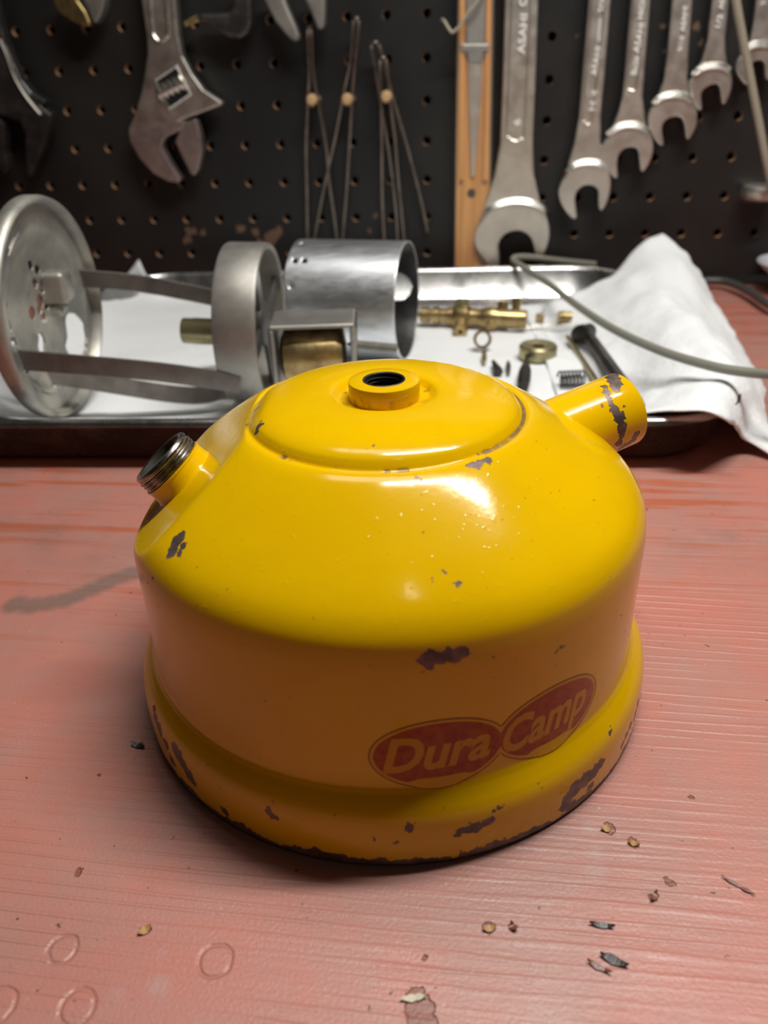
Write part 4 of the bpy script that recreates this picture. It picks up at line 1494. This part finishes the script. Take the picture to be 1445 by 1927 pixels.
wire_pin('leftmost of the bent wire pins, with a nearly straight left leg', (468, 158), [(459, 175), (466, 400), (460, 540), (450, 800), (455, 1050), (460, 1350)], [(479, 175), (490, 400), (525, 600), (560, 800), (575, 980), (600, 1150), (622, 1320)])
wire_pin('tallest bent wire pin, its legs leaning left', (725, 102), [(708, 122), (690, 330), (655, 500), (610, 740), (570, 920), (535, 1090), (495, 1310)], [(737, 122), (716, 330), (700, 540), (685, 800), (670, 1050), (650, 1300)])
wire_pin('bent wire pin with the widest legs, behind the rightmost one', (828, 232), [(806, 252), (835, 420), (880, 700), (905, 850), (940, 1150), (950, 1330)], [(853, 256), (910, 480), (960, 650), (1020, 860), (1080, 1100), (1112, 1262)])
wire_pin('rightmost bent wire pin with the lowest head, on the right dowel', (870, 316), [(852, 338), (858, 540), (862, 800), (865, 1080), (878, 1340)], [(889, 338), (910, 560), (935, 760), (955, 1000), (988, 1340)])
for (lab, a, b) in (('wooden dowel peg between the legs of the left wire pin', 477, 545), ('wooden dowel peg between the legs of the tallest wire pin', 670, 542), ('wooden dowel peg between the legs of the rightmost wire pin', 884, 527)):
    x, y = s3([(a, b)])[0]
    e = onb(x, y, 20)
    o = mesh('wooden_peg', lathe(e, NB, [(0.1, 0), (2.6, .2), (3.6, 1.4), (3.8, 3), (2.6, 5), (2.4, 24), (0.1, 24)], 20), M['peg'], origin=e)
    props(o, lab, 'wooden peg', 'dowels on the pegboard')

# slim wooden case in clear film with a tapered blade
wc_ = thing('wooden_case', onb(890, 250, 0), 'slim honey coloured wooden case holding a tapered blade, hung on the pegboard', 'wooden case')
mesh('case_board', flat_on_board([(864, -160), (930, -160), (926, 0), (922, 250), (919, 505), (856, 505), (859, 250), (863, 0)], 12, 10), M['honey'], wc_, smooth=False, bevel=.8)
mesh('inner_rail', join(flat_on_board([(866, -160), (875, -160), (873, 200), (873, 340), (864, 340), (865, 200)], 14.5, 2.5), flat_on_board([(917, -160), (926, -160), (922, 200), (918, 340), (908, 340), (912, 200)], 14.5, 2.5)), M['honey'], wc_, smooth=False, bevel=.5)
mesh('blade', flat_on_board([(880, 110), (908, 110), (905, 180), (899, 260), (893, 330), (886, 332), (884, 260), (881, 180)], 14.5, 2.2), M['chrome'], wc_, smooth=False, bevel=.5)
mesh('blade_holder', join(flat_on_board([(878, -160), (914, -160), (913, 0), (912, 80), (908, 118), (881, 118), (877, 80), (877, 0)], 15.5, 3.2), flat_on_board([(867, 82), (921, 82), (920, 97), (867, 97)], 16, 3.2)), M['iron'], wc_, smooth=False, bevel=1.0)
e = onb(887, 364, 12.6)
o = mesh('screw', lathe(e, NB, [(.1, 0), (2.6, .1), (3.2, .8), (3.2, 3), (.1, 3)], 20), M['black'], wc_)
mesh('clear_sleeve', flat_on_board([(860, -165), (934, -165), (930, 0), (926, 250), (923, 508), (853, 508), (856, 250), (860, 0)], 17.5, 17.3), M['film'], wc_, smooth=False, bevel=.8)
hp_ = [onb(900, 0, 22), onb(880, 25, 22), onb(866, 48, 22), onb(853, 60, 22), onb(848, 59, 22), onb(842, 50, 21), onb(836, 40, 20), onb(832, 37, 14)]
hp_ = [onb(915, -40, 21)] + hp_
o = mesh('wire_hook', tube(smoothline(hp_, 5), 1.0, 10), M['cord'], origin=hp_[3])
props(o, 'thin pale wire with a bent end crossing the top of the wooden case', 'wire')

# chrome end of a socket at the right edge
e = onb(1428, 362, 12)
o = mesh('chrome_socket', lathe(e + Vector((0, 0, -5)), (0, 0, 1), [(0.1, 0), (8, 0), (10.5, 1.6), (11.2, 4), (11.2, 7), (10.6, 9), (9.6, 9.6), (.1, 9.8)], 48), M['chrome'], origin=e, autosmooth=40)
props(o, 'short round chrome fitting jutting from the pegboard at the right edge', 'chrome fitting')

# ------------------------------------------------------------------ crumbs and flakes lying on the bench
def flake(label, px, py, L_, wd, rot, material, name='paint_flake', curl=0.6):
    c_ = onz(px, py, 0)
    rr = random.Random(int(px * 7 + py))
    n = 7
    V, Fc = [], []
    ca, sa = cos(radians(rot)), sin(radians(rot))
    for k in range(n + 1):
        f_ = k / n
        hw = wd / 2 * (0.15 + sin(pi * f_) * (0.75 + 0.5 * rr.random()))
        x = (f_ - .5) * L_
        zc = 0.25 + curl * (2 * f_ - 1) ** 2 + .1 * rr.random()
        for (s_, zz) in ((-1, 0), (1, .22 * curl)):
            y = s_ * hw + .2 * (rr.random() - .5)
            V.append(c_ + Vector((x * ca - y * sa, x * sa + y * ca, zc + zz)))
        for (s_, zz) in ((1, .22 * curl - .22), (-1, -.22)):
            y = s_ * hw * .96
            V.append(c_ + Vector((x * ca - y * sa, x * sa + y * ca, max(.02, zc + zz))))
    for k in range(n):
        for q in range(4):
            q2 = (q + 1) % 4
            Fc.append((k * 4 + q, k * 4 + q2, k * 4 + 4 + q2, k * 4 + 4 + q))
    Fc.append((3, 2, 1, 0))
    Fc.append((n * 4, n * 4 + 1, n * 4 + 2, n * 4 + 3))
    o_ = mesh(name, (V, Fc), material, origin=c_, smooth=False)
    props(o_, label, 'flake', 'flakes and crumbs on the bench')


flake('thin dark curled flake at the lower right, nearer the tank', 1132, 1743, 4.6, 1.0, -12, M['flake_dark'])
flake('grey brown pointed flake at the lower right, beside a reddish sliver', 1155, 1809, 5.0, 1.5, -28, M['flake_dark'])
flake('reddish dark sliver just left of the pointed flake', 1127, 1822, 4.4, .9, -32, M['flake_red'])
flake('small brown flake on the bench right of the tank shadow', 1230, 1689, 2.6, 1.0, 48, M['flake_red'])
flake('thin dark thread like sliver near the right edge of the bench', 1388, 1668, 6.4, .6, -42, M['flake_red'], curl=.3)
flake('dark crumb on the bench just left of the tank base', 260, 1405, 4.0, 1.3, -22, M['flake_dark'])
flake('tan wood crumb on the bench below the tank shadow', 273, 1752, 2.6, 1.4, 35, M['flake_tan'])
flake('pale splinter lying in the chipped patch at the bottom edge', 778, 1880, 4.6, 1.0, 4, M['flake_pale'])
flake('golden brown crumb on the bench right of the tank base', 1140, 1561, 2.2, 1.4, 10, M['flake_tan'])
flake('brown crumb beside the golden one, further from the tank', 1192, 1589, 2.0, 1.2, -20, M['flake_tan'])
flake('brown flake below the tank, left of a red chip', 921, 1749, 2.6, 1.2, 10, M['flake_tan'])
flake('red paint chip right of the brown flake below the tank', 965, 1746, 1.8, 1.2, -70, M['flake_red'])
